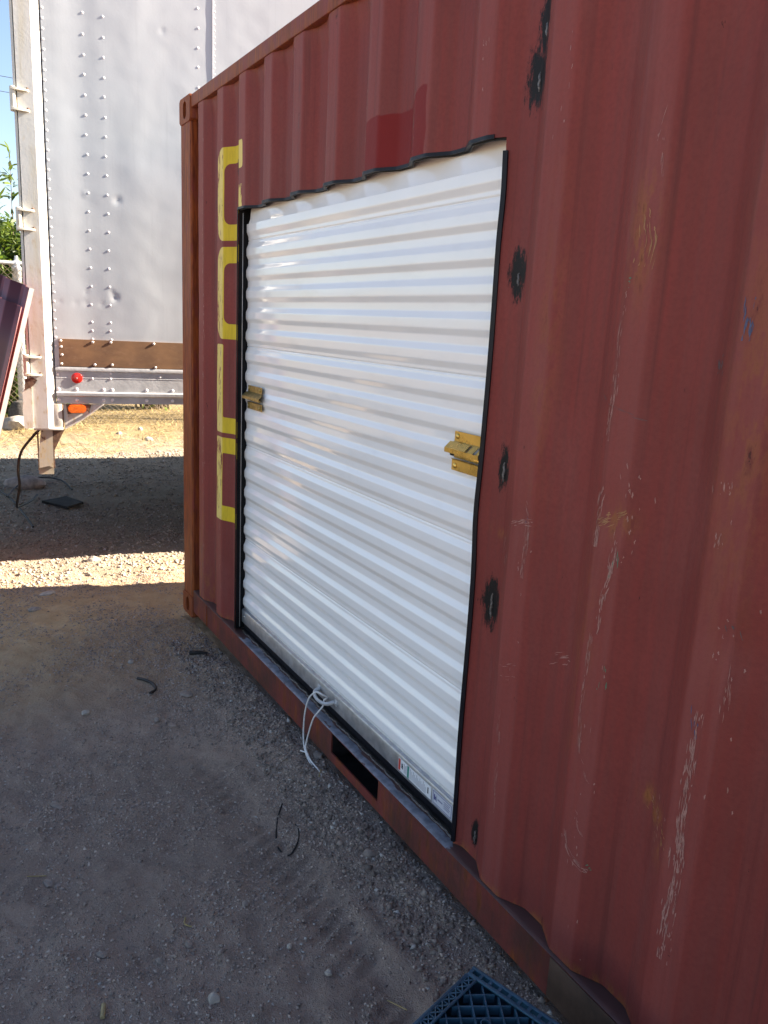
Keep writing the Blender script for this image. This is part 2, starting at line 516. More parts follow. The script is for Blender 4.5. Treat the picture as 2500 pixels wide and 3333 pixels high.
def make_ground():
    n = NT('dirt_ground')
    a = n.noise(1.1, 5, 0.55)
    b = n.noise(9, 6, 0.62)
    g = n.noise(120, 4, 0.6)
    c = n.mix(n.ramp(a, 0.35, 0.65), (0.290, 0.220, 0.182), (0.395, 0.296, 0.238))
    c = n.mix(n.ramp(b, 0.42, 0.70, 0, 0.7), c, (0.240, 0.188, 0.160))
    c = n.mix(n.ramp(g, 0.45, 0.75, 0, 0.5), c, (0.48, 0.385, 0.31))
    c = n.mix(n.ramp(n.noise(260, 3), 0.30, 0.42, 0.55, 0), c, (0.16, 0.125, 0.102))
    # trampled dark soil beside the container, pale sandy granite elsewhere
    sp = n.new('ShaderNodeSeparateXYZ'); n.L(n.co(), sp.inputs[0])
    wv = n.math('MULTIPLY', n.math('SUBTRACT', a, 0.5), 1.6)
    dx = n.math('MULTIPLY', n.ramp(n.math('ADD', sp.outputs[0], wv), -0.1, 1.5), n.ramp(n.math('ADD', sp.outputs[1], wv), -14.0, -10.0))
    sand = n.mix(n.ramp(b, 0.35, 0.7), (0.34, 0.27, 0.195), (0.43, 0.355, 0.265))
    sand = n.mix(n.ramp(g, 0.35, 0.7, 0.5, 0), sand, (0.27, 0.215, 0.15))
    brown = n.mix(n.ramp(b, 0.35, 0.7), (0.48, 0.315, 0.175), (0.56, 0.395, 0.24))  # brown soil, lifted paler so its colour carries the warm bounce light
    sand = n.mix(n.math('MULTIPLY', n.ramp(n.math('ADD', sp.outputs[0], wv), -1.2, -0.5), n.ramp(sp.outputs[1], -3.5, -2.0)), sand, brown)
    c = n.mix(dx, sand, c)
    # straw-covered strip near the fence
    sf = n.ramp(n.math('ADD', sp.outputs[0], n.math('MULTIPLY', n.math('SUBTRACT', n.noise(2.5, 5), 0.5), 3.0)), -6.2, -4.4, 0.75, 0.0)
    c = n.mix(sf, c, n.mix(n.ramp(n.noise(25, 5), 0.35, 0.65), (0.20, 0.140, 0.055), (0.30, 0.225, 0.105)))
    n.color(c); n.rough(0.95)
    n.b.inputs['Specular IOR Level'].default_value = 0.15
    h = n.math('ADD', n.math('MULTIPLY', n.noise(55, 6, 0.7), 1.0), n.math('MULTIPLY', n.noise(240, 3, 0.6), 0.5))
    n.bump(h, 0.020, 0.9)
    return n.mat
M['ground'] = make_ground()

def make_gravel(nm='gravel_stone', ca=(0.20, 0.158, 0.134), cb=(0.43, 0.345, 0.29)):
    n = NT(nm)
    g = n.new('ShaderNodeNewGeometry')
    r = g.outputs['Random Per Island']
    c = n.mix(n.ramp(r, 0.0, 1.0), ca, cb)
    c = n.mix(n.ramp(r, 0.955, 0.965), c, (0.42, 0.38, 0.34))
    n.color(c); n.rough(0.9)
    return n.mat
M['gravel'] = make_gravel()
M['gravel_p'] = make_gravel('pale_gravel_stone', (0.20, 0.165, 0.13), (0.40, 0.34, 0.27))
M['clod'] = make_gravel('soil_clod', (0.13, 0.102, 0.085), (0.27, 0.215, 0.18))
M['stone'] = mat_plain('field_stone', (0.25, 0.20, 0.17), 0.9, 0, 0.3, 22, 0.004, 60)
M['stone_w'] = mat_plain('pale_stone', (0.36, 0.315, 0.27), 0.9, 0, 0.2, 22, 0.004, 60)

# ------------------------------------------------------------------ ground
def gbase(x, y):
    x = np.asarray(x, float); y = np.asarray(y, float)
    z = -0.035 + 0 * x * y
    z = z + 0.165 * smooth(-2.0, -4.3, x) + 0.05 * smooth(-4.3, -7.0, x)
    berm = np.exp(-((y + 0.02) / 0.17) ** 2) * smooth(0.35, 1.4, x) * smooth(7.5, 6.2, x)
    z = z + 0.042 * berm
    und = smooth(0.05, 0.25, y) * smooth(-0.4, 0.0, x) * smooth(2.9, 2.4, y) * smooth(7, 6.3, x)
    z = z - 0.03 * und
    far = np.maximum(np.maximum(np.abs(x) - 15, np.abs(y) - 15), 0)
    return z + 0 * far

def gfull(x, y):
    z = gbase(x, y)
    near = smooth(30, 12, np.hypot(x, y))
    z = z + near * (0.020 * fbm(x, y, 0.9, 3) + 0.011 * fbm(x + 5, y, 4.5, 3) + 0.0095 * fbm(x, y + 3, 15, 3, 0.62))
    # trodden and tyre-lugged band beside the container
    band = np.exp(-((y + 0.36 + 0.05 * np.sin(x * 1.7)) / 0.075) ** 2) * smooth(1.3, 1.8, x) * smooth(4.5, 3.6, x)
    lug = np.clip(np.sin((x + 0.45 * y) * 2 * math.pi / 0.062) * 1.6, -1, 1)
    z = z - band * (0.007 + 0.006 * lug * (fbm(x, y, 3, 2) > -0.1))
    ridge = np.exp(-((y + 0.27 + 0.05 * np.sin(x * 1.7) + 0.02 * perlin(x * 5, x * 0 + 3)) / 0.03) ** 2) * smooth(1.2, 1.7, x) * smooth(4.5, 3.6, x)
    return z + 0.009 * ridge * (1 + 0.8 * fbm(x, y, 9, 2))

def spaced(lo, hi, step, far):
    a = list(np.arange(lo, hi + step * 0.5, step))
    s = step; p = a[-1]
    while p < far:
        s *= 1.16; p += s; a.append(p)
    s = step; p = a[0]; pre = []
    while p > -far:
        s *= 1.16; p -= s; pre.append(p)
    return np.array(pre[::-1] + a)

gx = spaced(-2.2, 4.4, 0.0135, 400)
gy = spaced(-1.9, 0.45, 0.0135, 400)
GX, GY = np.meshgrid(gx, gy, indexing='ij')
GP = np.stack([GX, GY, gfull(GX, GY)], -1)
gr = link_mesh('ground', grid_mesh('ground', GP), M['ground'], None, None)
gr.data.polygons.foreach_set('use_smooth', [True] * len(gr.data.polygons))
tag(gr, kind='structure')

def gz(x, y):
    return float(gfull(np.array([x]), np.array([y]))[0])

# ------------------------------------------------------------------ shipping container
PITCHC, PH0 = 0.2735, 0.27
YO, YI = 0.008, 0.044
def prof_raw(x):
    t = np.mod(np.asarray(x, float) - PH0, PITCHC)
    return np.where(t < 0.075, YO, np.where(t < 0.14, YO + (t - 0.075) / 0.065 * (YI - YO),
           np.where(t < 0.207, YI, YI + (t - 0.207) / (PITCHC - 0.207) * (YO - YI))))
def prof(x):
    x = np.asarray(x, float)
    s = 0; ws = 0
    for d in (-0.012, -0.008, -0.004, 0, 0.004, 0.008, 0.012):
        w = math.exp(-(d / 0.007) ** 2); s = s + w * prof_raw(x + d); ws += w
    return s / ws

DX0, DX1, DZ1 = 0.815, 2.572, 2.022     # door opening in the side sheet
ZB, ZT = 0.163, 2.535
cont = empty('shipping_container', (0, 0, 0))
tag(cont, 'weathered red corrugated steel shipping container with yellow letters and a white door cut in', 'container')

def wob(z):
    return -0.004 * np.exp(-((z - 1.12) / 0.10) ** 2) + 0.0012 * np.sin(z * 9) + 0.0035 * np.exp(-((z - 1.9) / 0.08) ** 2)

xs = np.unique(np.round(np.concatenate([np.arange(0.165, DX0, 0.0055), [DX0], np.arange(DX0, DX1, 0.0055), [DX1],
               np.arange(DX1 + 0.004, 4.0, 0.0055), np.arange(4.0, 5.9, 0.017)]), 4))
zs = np.unique(np.round(np.concatenate([np.arange(ZB, DZ1 - 0.004, 0.012), [DZ1], np.arange(DZ1 + 0.008, ZT, 0.012), [ZT]]), 4))
PX, PZ = np.meshgrid(xs, zs, indexing='ij')
PXw = PX + wob(PZ) * np.exp(-((PX - DX1) / 0.02) ** 2)
PY = prof(PXw) + 0.0035 * fbm(PXw, PZ, 0.9, 3) + 0.0012 * fbm(PXw + 4, PZ, 5, 2)
PY = PY + 0.006 * np.exp(-((PXw - 3.04) / 0.05) ** 2 - ((PZ - 1.23) / 0.05) ** 2) + 0.005 * np.exp(-((PXw - 3.31) / 0.04) ** 2 - ((PZ - 0.62) / 0.12) ** 2) + 0.005 * np.exp(-((PXw - 2.78) / 0.05) ** 2 - ((PZ - 1.15) / 0.05) ** 2)
PY = PY + 0.010 * np.exp(-((PXw - 3.36) / 0.05) ** 2 - ((PZ - 1.06) / 0.06) ** 2)
# scalloped ends of the corrugation at the rails
endz = smooth(0.09, 0.0, ZT - PZ) + 0 * smooth(0.05, 0.0, PZ - ZB)
PY = PY * (1 - endz * 0.35) + YO * endz * 0.35

def sdbox(x, z, cx, cz, hx, hz, r=0.0):
    qx = np.abs(x - cx) - hx + r; qz = np.abs(z - cz) - hz + r
    return np.hypot(np.maximum(qx, 0), np.maximum(qz, 0)) + np.minimum(np.maximum(qx, qz), 0) - r
def rect(x, z, x0, x1, z0, z1, r=0.0):
    return sdbox(x, z, (x0 + x1) / 2, (z0 + z1) / 2, (x1 - x0) / 2, (z1 - z0) / 2, r)
def ring(x, z, z0, z1):
    o = rect(x, z, 0.556, 1.1, z0, z1, 0.062)
    i = rect(x, z, 0.626, 1.1, z0 + 0.066, z1 - 0.068, 0.032)
    return np.maximum(o, -i)
X_, Z_ = PXw, PZ
d = np.maximum(ring(X_, Z_, 1.909, 2.289), X_ - 0.80)
d = np.minimum(d, rect(X_, Z_, 0.765, 0.862, 2.180, 2.286, 0.012))
d = np.where(Z_ > 2.0, np.minimum(d, rect(X_, Z_, 0.798, 0.858, 1.95, 2.118)), d)
d = np.minimum(d, ring(X_, Z_, 1.489, 1.883))
d = np.minimum(d, rect(X_, Z_, 0.552, 0.624, 1.066, 1.465))
d = np.minimum(d, rect(X_, Z_, 0.552, 1.1, 1.066, 1.137))
d = np.minimum(d, rect(X_, Z_, 0.552, 0.622, 0.651, 1.044))
d = np.minimum(d, rect(X_, Z_, 0.552, 1.1, 0.972, 1.044))
d = np.minimum(d, rect(X_, Z_, 0.552, 1.1, 0.651, 0.722))
d = np.where(X_ > 0.9, 0.1, d)
A_y = np.clip(0.5 - d / 0.06, 0, 1)
ptop = 2.170 + 0.03 * smooth(2.12, 2.23, X_) - 0.015 * smooth(1.95, 1.88, X_)
dp = np.maximum(np.maximum(1.880 - X_, X_ - 2.246), np.maximum(Z_ - ptop, 1.9 - Z_))
#dp = np.minimum(dp, np.maximum(np.maximum(2.975 - X_ + 0.22 * np.abs(Z_ - 1.53), X_ - 3.055), np.maximum(Z_ - 1.80, 1.22 - Z_)) + 0.012)
#dp = np.minimum(dp, np.maximum(np.maximum(3.285 - X_, X_ - 3.45), np.maximum(Z_ - 1.62, 1.18 - Z_)) + 0.015)
A_p = np.clip(0.5 - dp / 0.08, 0, 1)
A_s = 0 * X_
WELDS = [(2.640, 1.715, .026, .050, .03), (2.645, 1.257, .017, .045, .05), (2.640, .907, .030, .060, .07), (2.652, .242, .013, .034, .04),
         (2.656, 2.135, .032, .062, .04), (2.672, 2.235, .020, .075, .03),
         (.742, 2.20, .026, .050, .0), (.742, 2.05, .016, .03, .0), (.748, 1.60, .015, .05, .0), (.748, 1.265, .024, .055, .04), (.748, .86, .015, .03, .02), (.75, .40, .014, .03, .02)]
for (x, z, rx, rz, bl) in WELDS:
    rx, rz = rx * 0.88, rz * 0.85
    A_s = np.maximum(A_s, np.clip(1.15 - 0.5 * np.hypot((X_ - x) / rx / 1.2, (Z_ - z) / rz / 1.15) ** 1.25, 0, 1))
A_r = 0 * X_
for (x, z, rx, rz, k) in [(3.045, 1.78, .03, .11, .8), (3.05, 1.22, .04, .03, .9), (3.20, .672, .022, .02, 1.0), (3.235, .652, .022, .02, 1.0), (3.26, .61, .016, .04, .9),
                          (2.66, 1.095, .035, .012, .7), (2.80, 1.55, .03, .3, .35), (3.33, 1.5, .05, .35, .45), (3.0, .9, .04, .25, .25), (.30, .3, .06, .4, .6), (.40, .25, .1, .1, .5), (3.32, 2.0, .03, .3, .4)]:
    A_r = np.maximum(A_r, k * np.exp(-((X_ - x) / rx) ** 2 - ((Z_ - z) / rz) ** 2))
A_r = np.maximum(A_r, 0.75 * np.exp(-((Z_ - ZB) / 0.016) ** 2))
A_r = np.maximum(A_r, 0.5 * np.exp(-((ZT - Z_) / 0.02) ** 2))
A_r = np.maximum(A_r, 0.55 * np.exp(-((X_ - 0.17) / 0.015) ** 2))
tt = np.mod(X_ - PH0, PITCHC)
A_c = smooth(-0.004, 0.004, tt) * smooth(0.081, 0.07, tt)
kx = 0.5 * (xs[:-1] + xs[1:]); kz = 0.5 * (zs[:-1] + zs[1:])
KX, KZ = np.meshgrid(kx, kz, indexing='ij')
keep = ~((KX > DX0) & (KX < DX1) & (KZ < DZ1))
sp_me = grid_mesh('side_panel', np.stack([PXw, PY, PZ], -1), keep, dict(yellow=A_y, patch=A_p, soot=A_s, rust=A_r, crest=A_c), flip=False)
side = link_mesh('side_panel', sp_me, M['paint'], cont, None)
side.data.polygons.foreach_set('use_smooth', [True] * len(side.data.polygons))
tag(side, 'red corrugated side wall with cut yellow letters and scorched weld spots')

# rear side, ends, roof, floor of the box
def corrug_sheet(name, n, length, height, place, step=0.012):
    x = np.arange(0, length + step * 0.5, step)
    z = np.linspace(0, height, 3)
    a, b = np.meshgrid(x, z, indexing='ij')
    P = place(a, prof(a) - YO, b)
    o = link_mesh(name, grid_mesh(name, P), M['paint_plain'], cont, 40)
    return o
corrug_sheet('side_panel', 1, 5.7, 2.37, lambda a, d, b: np.stack([a + 0.17, 2.43 - d, b + 0.163], -1))
corrug_sheet('end_panel', 1, 2.10, 2.37, lambda a, d, b: np.stack([0.012 + d, a + 0.17, b + 0.163], -1))
corrug_sheet('roof_panel', 1, 5.9, 2.33, lambda a, d, b: np.stack([a + 0.08, b + 0.05, 2.572 - d * 0.6], -1))
MB().box(5.98, 6.02, 0.16, 2.28, 0.16, 2.53).build('door_panel', M['paint_plain'], cont)
MB().box(0.06, 6.0, 0.11, 2.32, 0.13, 0.158).build('floor_panel', M['dark'], cont)

# corner posts
def post(xa, xb, ya, yb, nm='corner_post'):
    m = MB()
    m.box(xa, xb, ya, yb, 0.118, 2.591 - 0.118, 0.006)
    return m.build(nm, M['paint_rusty'], cont)
p0 = MB()
p0.prism([(0.010, 0.004), (0.155, 0.004), (0.163, 0.012), (0.163, 0.060), (0.010, 0.060)], 'z', 0.118, 2.473)
tag(p0.build('corner_post', M['paint_rusty'], cont), 'rusty brown corner post at the far end')
post(0.01, 0.12, 2.30, 2.434); post(5.90, 6.05, 0.004, 0.12); post(5.90, 6.05, 2.30, 2.434)

def casting(x0, x1, y0, y1, z0, z1, face=-1, hole=True, out='y'):
    """hollow corner casting with an oval slot in its long side"""
    m = MB()
    w, h = x1 - x0, z1 - z0
    cx, cz = (x0 + x1) / 2, (z0 + z1) / 2
    yf = y0 if face < 0 else y1
    yb = y0 + 0.03 if face < 0 else y1 - 0.03
    N = 32; ring_o = []; ring_i = []; ring_c = []
    for k in range(N):
        a = 2 * math.pi * (k + 0.5) / N
        ca, sa = math.cos(a), math.sin(a)
        s = 1 / max(abs(ca) / (w / 2), abs(sa) / (h / 2))
        px, pz = ca * s, sa * s
        # rounded outer corner
        r = 0.016
        qx, qz = max(abs(px) - (w / 2 - r), 0), max(abs(pz) - (h / 2 - r), 0)
        if qx > 0 and qz > 0:
            l = math.hypot(qx, qz)
            px = math.copysign(w / 2 - r + qx / l * r, px); pz = math.copysign(h / 2 - r + qz / l * r, pz)
        ring_o.append((cx + px, cz + pz))
        # vertical slot 51 x 79 mm
        sx, sz = 0.0255, 0.0395
        ix = ca * sx; iz = sa * 0.0255 + math.copysign(sz - 0.0255, sa)
        ring_i.append((cx + ix, cz + iz))
    vs = []; fs = []
    def addring(R, y):
        b = len(vs); vs.extend([(p[0], y, p[1]) for p in R]); return b
    eps = 0.004 * (1 if face < 0 else -1)
    shr = [(cx + (p[0] - cx) * 0.965, cz + (p[1] - cz) * 0.96) for p in ring_o]
    a0 = addring(shr, yf); a1 = addring(ring_o, yf + eps); a2 = addring(ring_o, y1 if face < 0 else y0)
    i0 = addring(ring_i, yf); i1 = addring(ring_i, yb)
    for (u, v) in ((a0, a1), (a1, a2), (a0, i0), (i0, i1)):
        for k in range(N):
            k2 = (k + 1) % N
            fs.append((u + k, u + k2, v + k2, v + k))
    fs.append(tuple(range(a2, a2 + N)))
    m.add(vs, fs)
    # dark cavity behind the slot
    m.box(cx - 0.05, cx + 0.05, min(yb, yb + 0.05 * (1 if face < 0 else -1)), max(yb, yb + 0.05 * (1 if face < 0 else -1)), cz - 0.05, cz + 0.05)
    return m.build('corner_casting', M['paint_rusty'], cont, 40)
casting(0, 0.178, -0.002, 0.160, 2.473, 2.591); casting(0, 0.178, -0.002, 0.160, 0, 0.118)
for xa in (0, 5.88):
    for ya in (2.276,):
        for za in (0, 2.473): casting(xa, xa + 0.178, ya, ya + 0.162, za, za + 0.118, 1)
for za in (0, 2.473): casting(5.88, 6.058, -0.002, 0.160, za, za + 0.118)

# top rail
MB().box(0.178, 5.88, 0.003, 0.063, 2.528, 2.585, 0.006).build('top_rail', M['paint_worn'], cont)
MB().box(0.178, 5.88, 2.375, 2.435, 2.528, 2.585, 0.006).build('top_rail', M['paint_worn'], cont)
MB().box(0.012, 0.07, 0.16, 2.28, 2.525, 2.58, 0.006).build('end_header', M['paint_worn'], cont)
MB().box(0.012, 0.07, 0.16, 2.28, 0.02, 0.15, 0.006).build('end_sill', M['paint_worn'], cont)

# bottom rail with the fork pocket cut out of its web, and its top flange (worn on the door sill)
br = MB()
FP0, FP1, FZ0, FZ1 = 1.845, 2.188, 0.075, 0.152
FQ0, FQ1 = FP0 + 2.05, FP1 + 2.05
RB, RTOP = 0.042, 0.156
for (a, b) in ((0.178, FP0), (FP1, FQ0), (FQ1, 5.88)):
    br.box(a, b, 0.004, 0.010, RB, RTOP)
for (a, b) in ((FP0, FP1), (FQ0, FQ1)):
    br.box(a, b, 0.004, 0.010, RB, FZ0); br.box(a, b, 0.004, 0.010, FZ1, RTOP)
br.box(0.178, 5.88, 0.012, 0.060, RB - 0.004, RB)
brail = br.build('bottom_rail', M['rail_paint'], cont)
MB().box(0.178, 5.88, 2.425, 2.431, RB, RTOP).build('bottom_rail', M['paint_worn'], cont)
for (a, b) in ((FP0, FP1), (FQ0, FQ1)):
    m = MB()
    m.box(a - 0.004, a, 0.011, 0.6, RB, RTOP - 0.001); m.box(b, b + 0.004, 0.011, 0.6, RB, RTOP - 0.001)
    m.box(a, b, 0.011, 0.6, RTOP - 0.006, RTOP - 0.001); m.box(a, b, 0.6, 0.605, RB, RTOP - 0.001); m.box(a, b, 0.011, 0.6, RB, RB + 0.006)
    m.build('fork_pocket', M['dark'], brail)  # near-black walls: the shade inside the pocket is put into the colour
# patched plates welded on the web
def plate(x0, x1, z0, z1, mt, nm='repair_plate'):
    return MB().box(x0, x1, 0.0005, 0.0035, z0, z1, 0.001).build(nm, mt, brail)
M['plate_br'] = mat_plain('brown_primer_patch', (0.075, 0.042, 0.028), 0.6, 0, 0.3, 18, 0.001, 60)
plate(3.02, 3.62, RB + 0.002, RTOP - 0.002, M['plate_br'])
MB().box(0.405, 0.411, 0.000, 0.0035, RB, RTOP - 0.002, 0.001).build('weld_seam', M['paint_worn'], brail)
# flange / sill as a fine sheet so that wear has a shape
fx = np.arange(0.178, 5.88, 0.02); fy = np.array([0.002, 0.008, 0.016, 0.024, 0.032, 0.040, 0.048, 0.058])
FX, FY = np.meshgrid(fx, fy, indexing='ij')
FZ = 0.1605 + 0 * FX + 0.0012 * perlin(FX * 6, FY * 30) - 0.003 * (FY < 0.004)
wear = smooth(0.80, 0.95, FX) * smooth(2.62, 2.55, FX) * (0.72 - 0.45 * smooth(0.026, 0.044, FY + 0.006 * perlin(FX * 8, FX * 0)))
fl = link_mesh('sill_flange', grid_mesh('sill_flange', np.stack([FX, FY, FZ], -1), None, dict(wear=wear)), M['sill'], brail, None)
tag(fl, 'worn grey and maroon sill below the door')
# weld bead along the sill and dark angle iron behind it
pts = [(x, 0.043 + 0.0018 * math.sin(x * 71) + 0.0012 * math.sin(x * 193), 0.1625 + 0.001 * math.sin(x * 120)) for x in np.arange(0.82, 2.575, 0.008)]
MB().tube(pts, 0.0032, 6).build('sill_weld', M['weld'], brail)
MB().box(0.80, 2.60, 0.046, 0.11, 0.1625, 0.169).build('sill_angle', M['dark'], brail)

# black edge trim round the cut
tm = MB()
path = []; fr = []
for x in np.arange(DX0 - 0.004, DX1 - 0.022, 0.006):
    y = float(prof(x)); dy = float(prof(x + 0.002) - prof(x - 0.002)) / 0.004
    nrm = Vector((dy, -1, 0)).normalized()
    path.append((x, y, DZ1 + 0.004 * math.sin(x * 3.1) * 0.3)); fr.append((nrm, (0, 0, 1)))
U = [(0.0042, 0.006), (0.0046, -0.003), (-0.005, -0.003), (-0.0045, 0.006)]
tm.sweep(path, fr, U)
trim_t = tm.build('edge_trim', M['black'], cont, 50)
tm = MB(); path = []; fr = []
for z in np.arange(0.172, DZ1 - 0.018, 0.02):
    x = DX1 + float(wob(z)); path.append((x, float(prof(x)), z)); fr.append((Vector((0.45, -0.9, 0)), Vector((0.9, 0.45, 0))))
tm.sweep(path, fr, [(0.006, 0.007), (0.006, -0.005), (-0.007, -0.005), (-0.007, 0.007)])
tm.build('edge_trim', M['black'], cont, 50)
# bare cut edge of the sheet seen behind the trim
ce = MB()
path = [(x, float(prof(x)) + 0.008, DZ1 - 0.001) for x in np.arange(DX0, DX1, 0.006)]
ce.sweep(path, [((0, 1, 0), (0, 0, 1))] * len(path), [(-0.002, -0.004), (0.002, -0.004), (0.002, 0.004), (-0.002, 0.004)])
ce.build('cut_edge', M['dark'], cont, 50)

# weld beads
for (x, z, rx, rz, bl) in WELDS:
    if bl <= 0: continue
    m = MB(); y = float(prof(x)) - 0.001
    pts = []; rr = []
    for k in range(9):
        t = k / 8 * 2 - 1
        pts.append((x + 0.004 * math.sin(k * 1.7) * 0.4 + 0.002, y - 0.0005, z - 0.012 + t * bl * 0.5)); rr.append(0.0012 + 0.0030 * math.sqrt(max(0, 1 - t * t)) * (0.85 + 0.3 * random.random()))
    m.tube(pts, rr, 7)
    m.build('weld_bead', M['weld'], cont, 60)

# paint scratches: slivers lying on the sheet
def ribbons(specs, mt, nm):
    m = MB()
    for (pl, w, density) in specs:
        P = [Vector((a, b)) for a, b in pl]
        L = sum((P[i + 1] - P[i]).length for i in range(len(P) - 1))
        n = max(4, int(L / 0.009 * density))
        for k in range(n):
            t0 = random.random() * L; ln = random.uniform(0.005, 0.04 if w < 0.007 else 0.014) * min(1.0, L / 0.15 + 0.25)
            off = random.gauss(0, w * 1.6); ww = min(w, 0.0036) * random.uniform(0.25, 1.0)
            seg = []
            for j in range(5):
                t = min(t0 + ln * j / 4, L - 1e-5); q = t; p = P[-1]; dv = (P[-1] - P[-2])
                for i in range(len(P) - 1):
                    l = (P[i + 1] - P[i]).length
                    if q <= l: p = P[i].lerp(P[i + 1], q / l); dv = P[i + 1] - P[i]; break
                    q -= l
                dv = dv.normalized(); nv = Vector((-dv.y, dv.x))
                taper = (0.15, 0.8, 1, 0.7, 0.1)[j]
                jit = random.gauss(0, ww * 0.25)
                seg.append((p + nv * (off + jit - ww * taper / 2), p + nv * (off + jit + ww * taper / 2)))
            vs = []
            for a, b in seg:
                for c in (a, b):
                    if c.x > DX1 + 0.01 or c.y > DZ1 + 0.02 or c.x < DX0 - 0.02:
                        pass
                    vs.append((c.x, float(np.interp(c.x, _px, _py)) - 0.0042 + 0.0035 * 0, c.y))
            m.add(vs, [(2 * j, 2 * j + 1, 2 * j + 3, 2 * j + 2) for j in range(4)])
    # sit exactly on the sheet
    V = np.array([tuple(p) for p in m.v])
    V[:, 1] = prof(V[:, 0]) + 0.0035 * fbm(V[:, 0], V[:, 2], 0.9, 3) + 0.0012 * fbm(V[:, 0] + 4, V[:, 2], 5, 2) - 0.0007
    V[:, 1] += 0.006 * np.exp(-((V[:, 0] - 3.04) / 0.05) ** 2 - ((V[:, 2] - 1.23) / 0.05) ** 2) + 0.005 * np.exp(-((V[:, 0] - 3.31) / 0.04) ** 2 - ((V[:, 2] - 0.62) / 0.12) ** 2) + 0.005 * np.exp(-((V[:, 0] - 2.78) / 0.05) ** 2 - ((V[:, 2] - 1.15) / 0.05) ** 2)
    V[:, 1] += 0.010 * np.exp(-((V[:, 0] - 3.36) / 0.05) ** 2 - ((V[:, 2] - 1.06) / 0.06) ** 2)
    m.v = [tuple(p) for p in V]
    o = m.build(nm, mt, cont, None)
    tag(o, kind='stuff')
    return o
_px = np.arange(0, 6, 0.01); _py = prof(_px)
pink = [([(3.019, 1.68), (3.015, 1.619), (3.012, 1.569), (3.014, 1.511), (3.014, 1.46), (3.012, 1.377)], .0022, 1.1), ([(3.018, 1.286), (3.008, 1.245), (3.005, 1.197), (3.008, 1.154)], .003, 2),
        ([(3.063, 1.207), (3.062, 1.164), (3.062, 1.101)], .0025, 1.5), ([(3.061, 1.154), (3.061, 1.107), (3.046, 1.05), (3.047, .972)], .0035, 1.6), ([(3.027, .994), (3.027, .888), (3.023, .795), (3.032, .689)], .002, 1.2),
        ([(3.037, .682), (3.073, .634)], .002, 1), ([(3.315, .922), (3.312, .864), (3.311, .795), (3.312, .709), (3.314, .63)], .0034, 2.2), ([(3.312, .709), (3.314, .63), (3.315, .557), (3.313, .47), (3.312, .38)], .0055, 3.0),
        ([(3.356, 1.03), (3.363, .941), (3.363, .919)], .0018, 1.2), ([(2.779, 1.204), (2.792, 1.159), (2.791, 1.069), (2.791, 1.019)], .0022, 1.4), ([(2.717, 1.134), (2.766, 1.153), (2.805, 1.16)], .003, 1.6),
        ([(2.756, .672), (2.759, .536), (2.764, .381)], .0015, 1.0), ([(3.016, .494), (3.026, .453), (3.048, .433), (3.09, .426)], .003, 1.8), ([(3.297, 1.354), (3.30, 1.325)], .006, 2.5), ([(3.301, 1.265), (3.301, 1.228)], .003, 2),
        ([(3.067, 1.996), (3.051, 1.936)], .0014, 1.2), ([(3.065, 1.947), (3.071, 1.871)], .0014, 1.2), ([(3.021, .57), (3.048, .551), (3.053, .517), (3.07, .504)], .002, .9), ([(2.864, .835), (2.90, .856), (2.941, .875), (2.948, .865)], .006, .9),
        ([(2.735, .778), (2.766, .788), (2.797, .803)], .0012, 1.4), ([(2.738, .752), (2.77, .759), (2.797, .774)], .0012, 1.4), ([(3.332, 1.091), (3.33, 1.07)], .004, 2), ([(3.33, 1.048), (3.331, 1.027)], .004, 1.5),
        ([(3.065, 1.36), (3.085, 1.30), (3.09, 1.22), (3.085, 1.14)], .008, .8), ([(2.80, 1.15), (2.785, .95), (2.775, .75)], .012, .2), ([(3.05, .98), (3.06, .75), (3.07, .2)], .012, .2), ([(3.34, 1.3), (3.35, .9), (3.34, .6)], .02, .12),
        ([(2.69, 1.10), (2.70, 1.06), (2.72, 1.02)], .006, 1), ([(2.80, 2.2), (2.79, 2.1), (2.785, 1.95)], .008, .3), ([(1.905, 2.3), (1.91, 2.1)], .004, .4), ([(2.18, 2.45), (2.18, 2.05)], .006, .3), ([(.60, 2.35), (.60, .3)], .004, .25),
        ([(.335, 2.4), (.34, .3)], .004, .3), ([(3.22, .7), (3.27, .61)], .010, 1.2), ([(2.44, 2.4), (2.50, 2.12)], .01, .3), ([(2.77, 2.32), (2.81, 2.335)], .003, 1.5)]
ribbons(pink, M['scratch'], 'scratch_marks')
ribbons([([(3.009, 1.204), (3.036, 1.22), (3.083, 1.241)], .004, 3), ([(3.047, 1.828), (3.062, 1.761), (3.051, 1.715)], .006, 1.5), ([(3.19, .67), (3.24, .65), (3.27, .60)], .008, 1.5)], M['scratch_o'], 'rust_scratches')
ribbons([([(3.298, 1.665), (3.296, 1.587)], .004, 2), ([(3.305, .93), (3.315, .86)], .004, 1), ([(2.783, 1.17), (2.785, 1.15)], .003, 1)], M['scratch_b'], 'blue_scuffs')
ribbons([([(3.012, 1.684), (3.024, 1.682)], .004, 2), ([(3.068, .93), (3.068, .854)], .004, .8), ([(3.062, 1.17), (3.062, 1.10)], .004, .6), ([(3.082, .43), (3.095, .44)], .004, 1)], M['scratch_g'], 'green_scuffs')
ribbons([([(3.233, 1.566), (3.236, 1.524)], .004, 2), ([(3.347, 1.104), (3.352, 1.09), (3.355, 1.075)], .006, 2), ([(1.42, 2.5), (1.41, 2.02)], .0012, .6), ([(.425, 2.1), (.43, .3)], .002, .5), ([(.32, .5), (.33, .2)], .003, 1), ([(2.90, 1.5), (3.0, 1.45), (3.1, 1.43)], .001, .5)], M['scratch_k'], 'dark_scuffs')

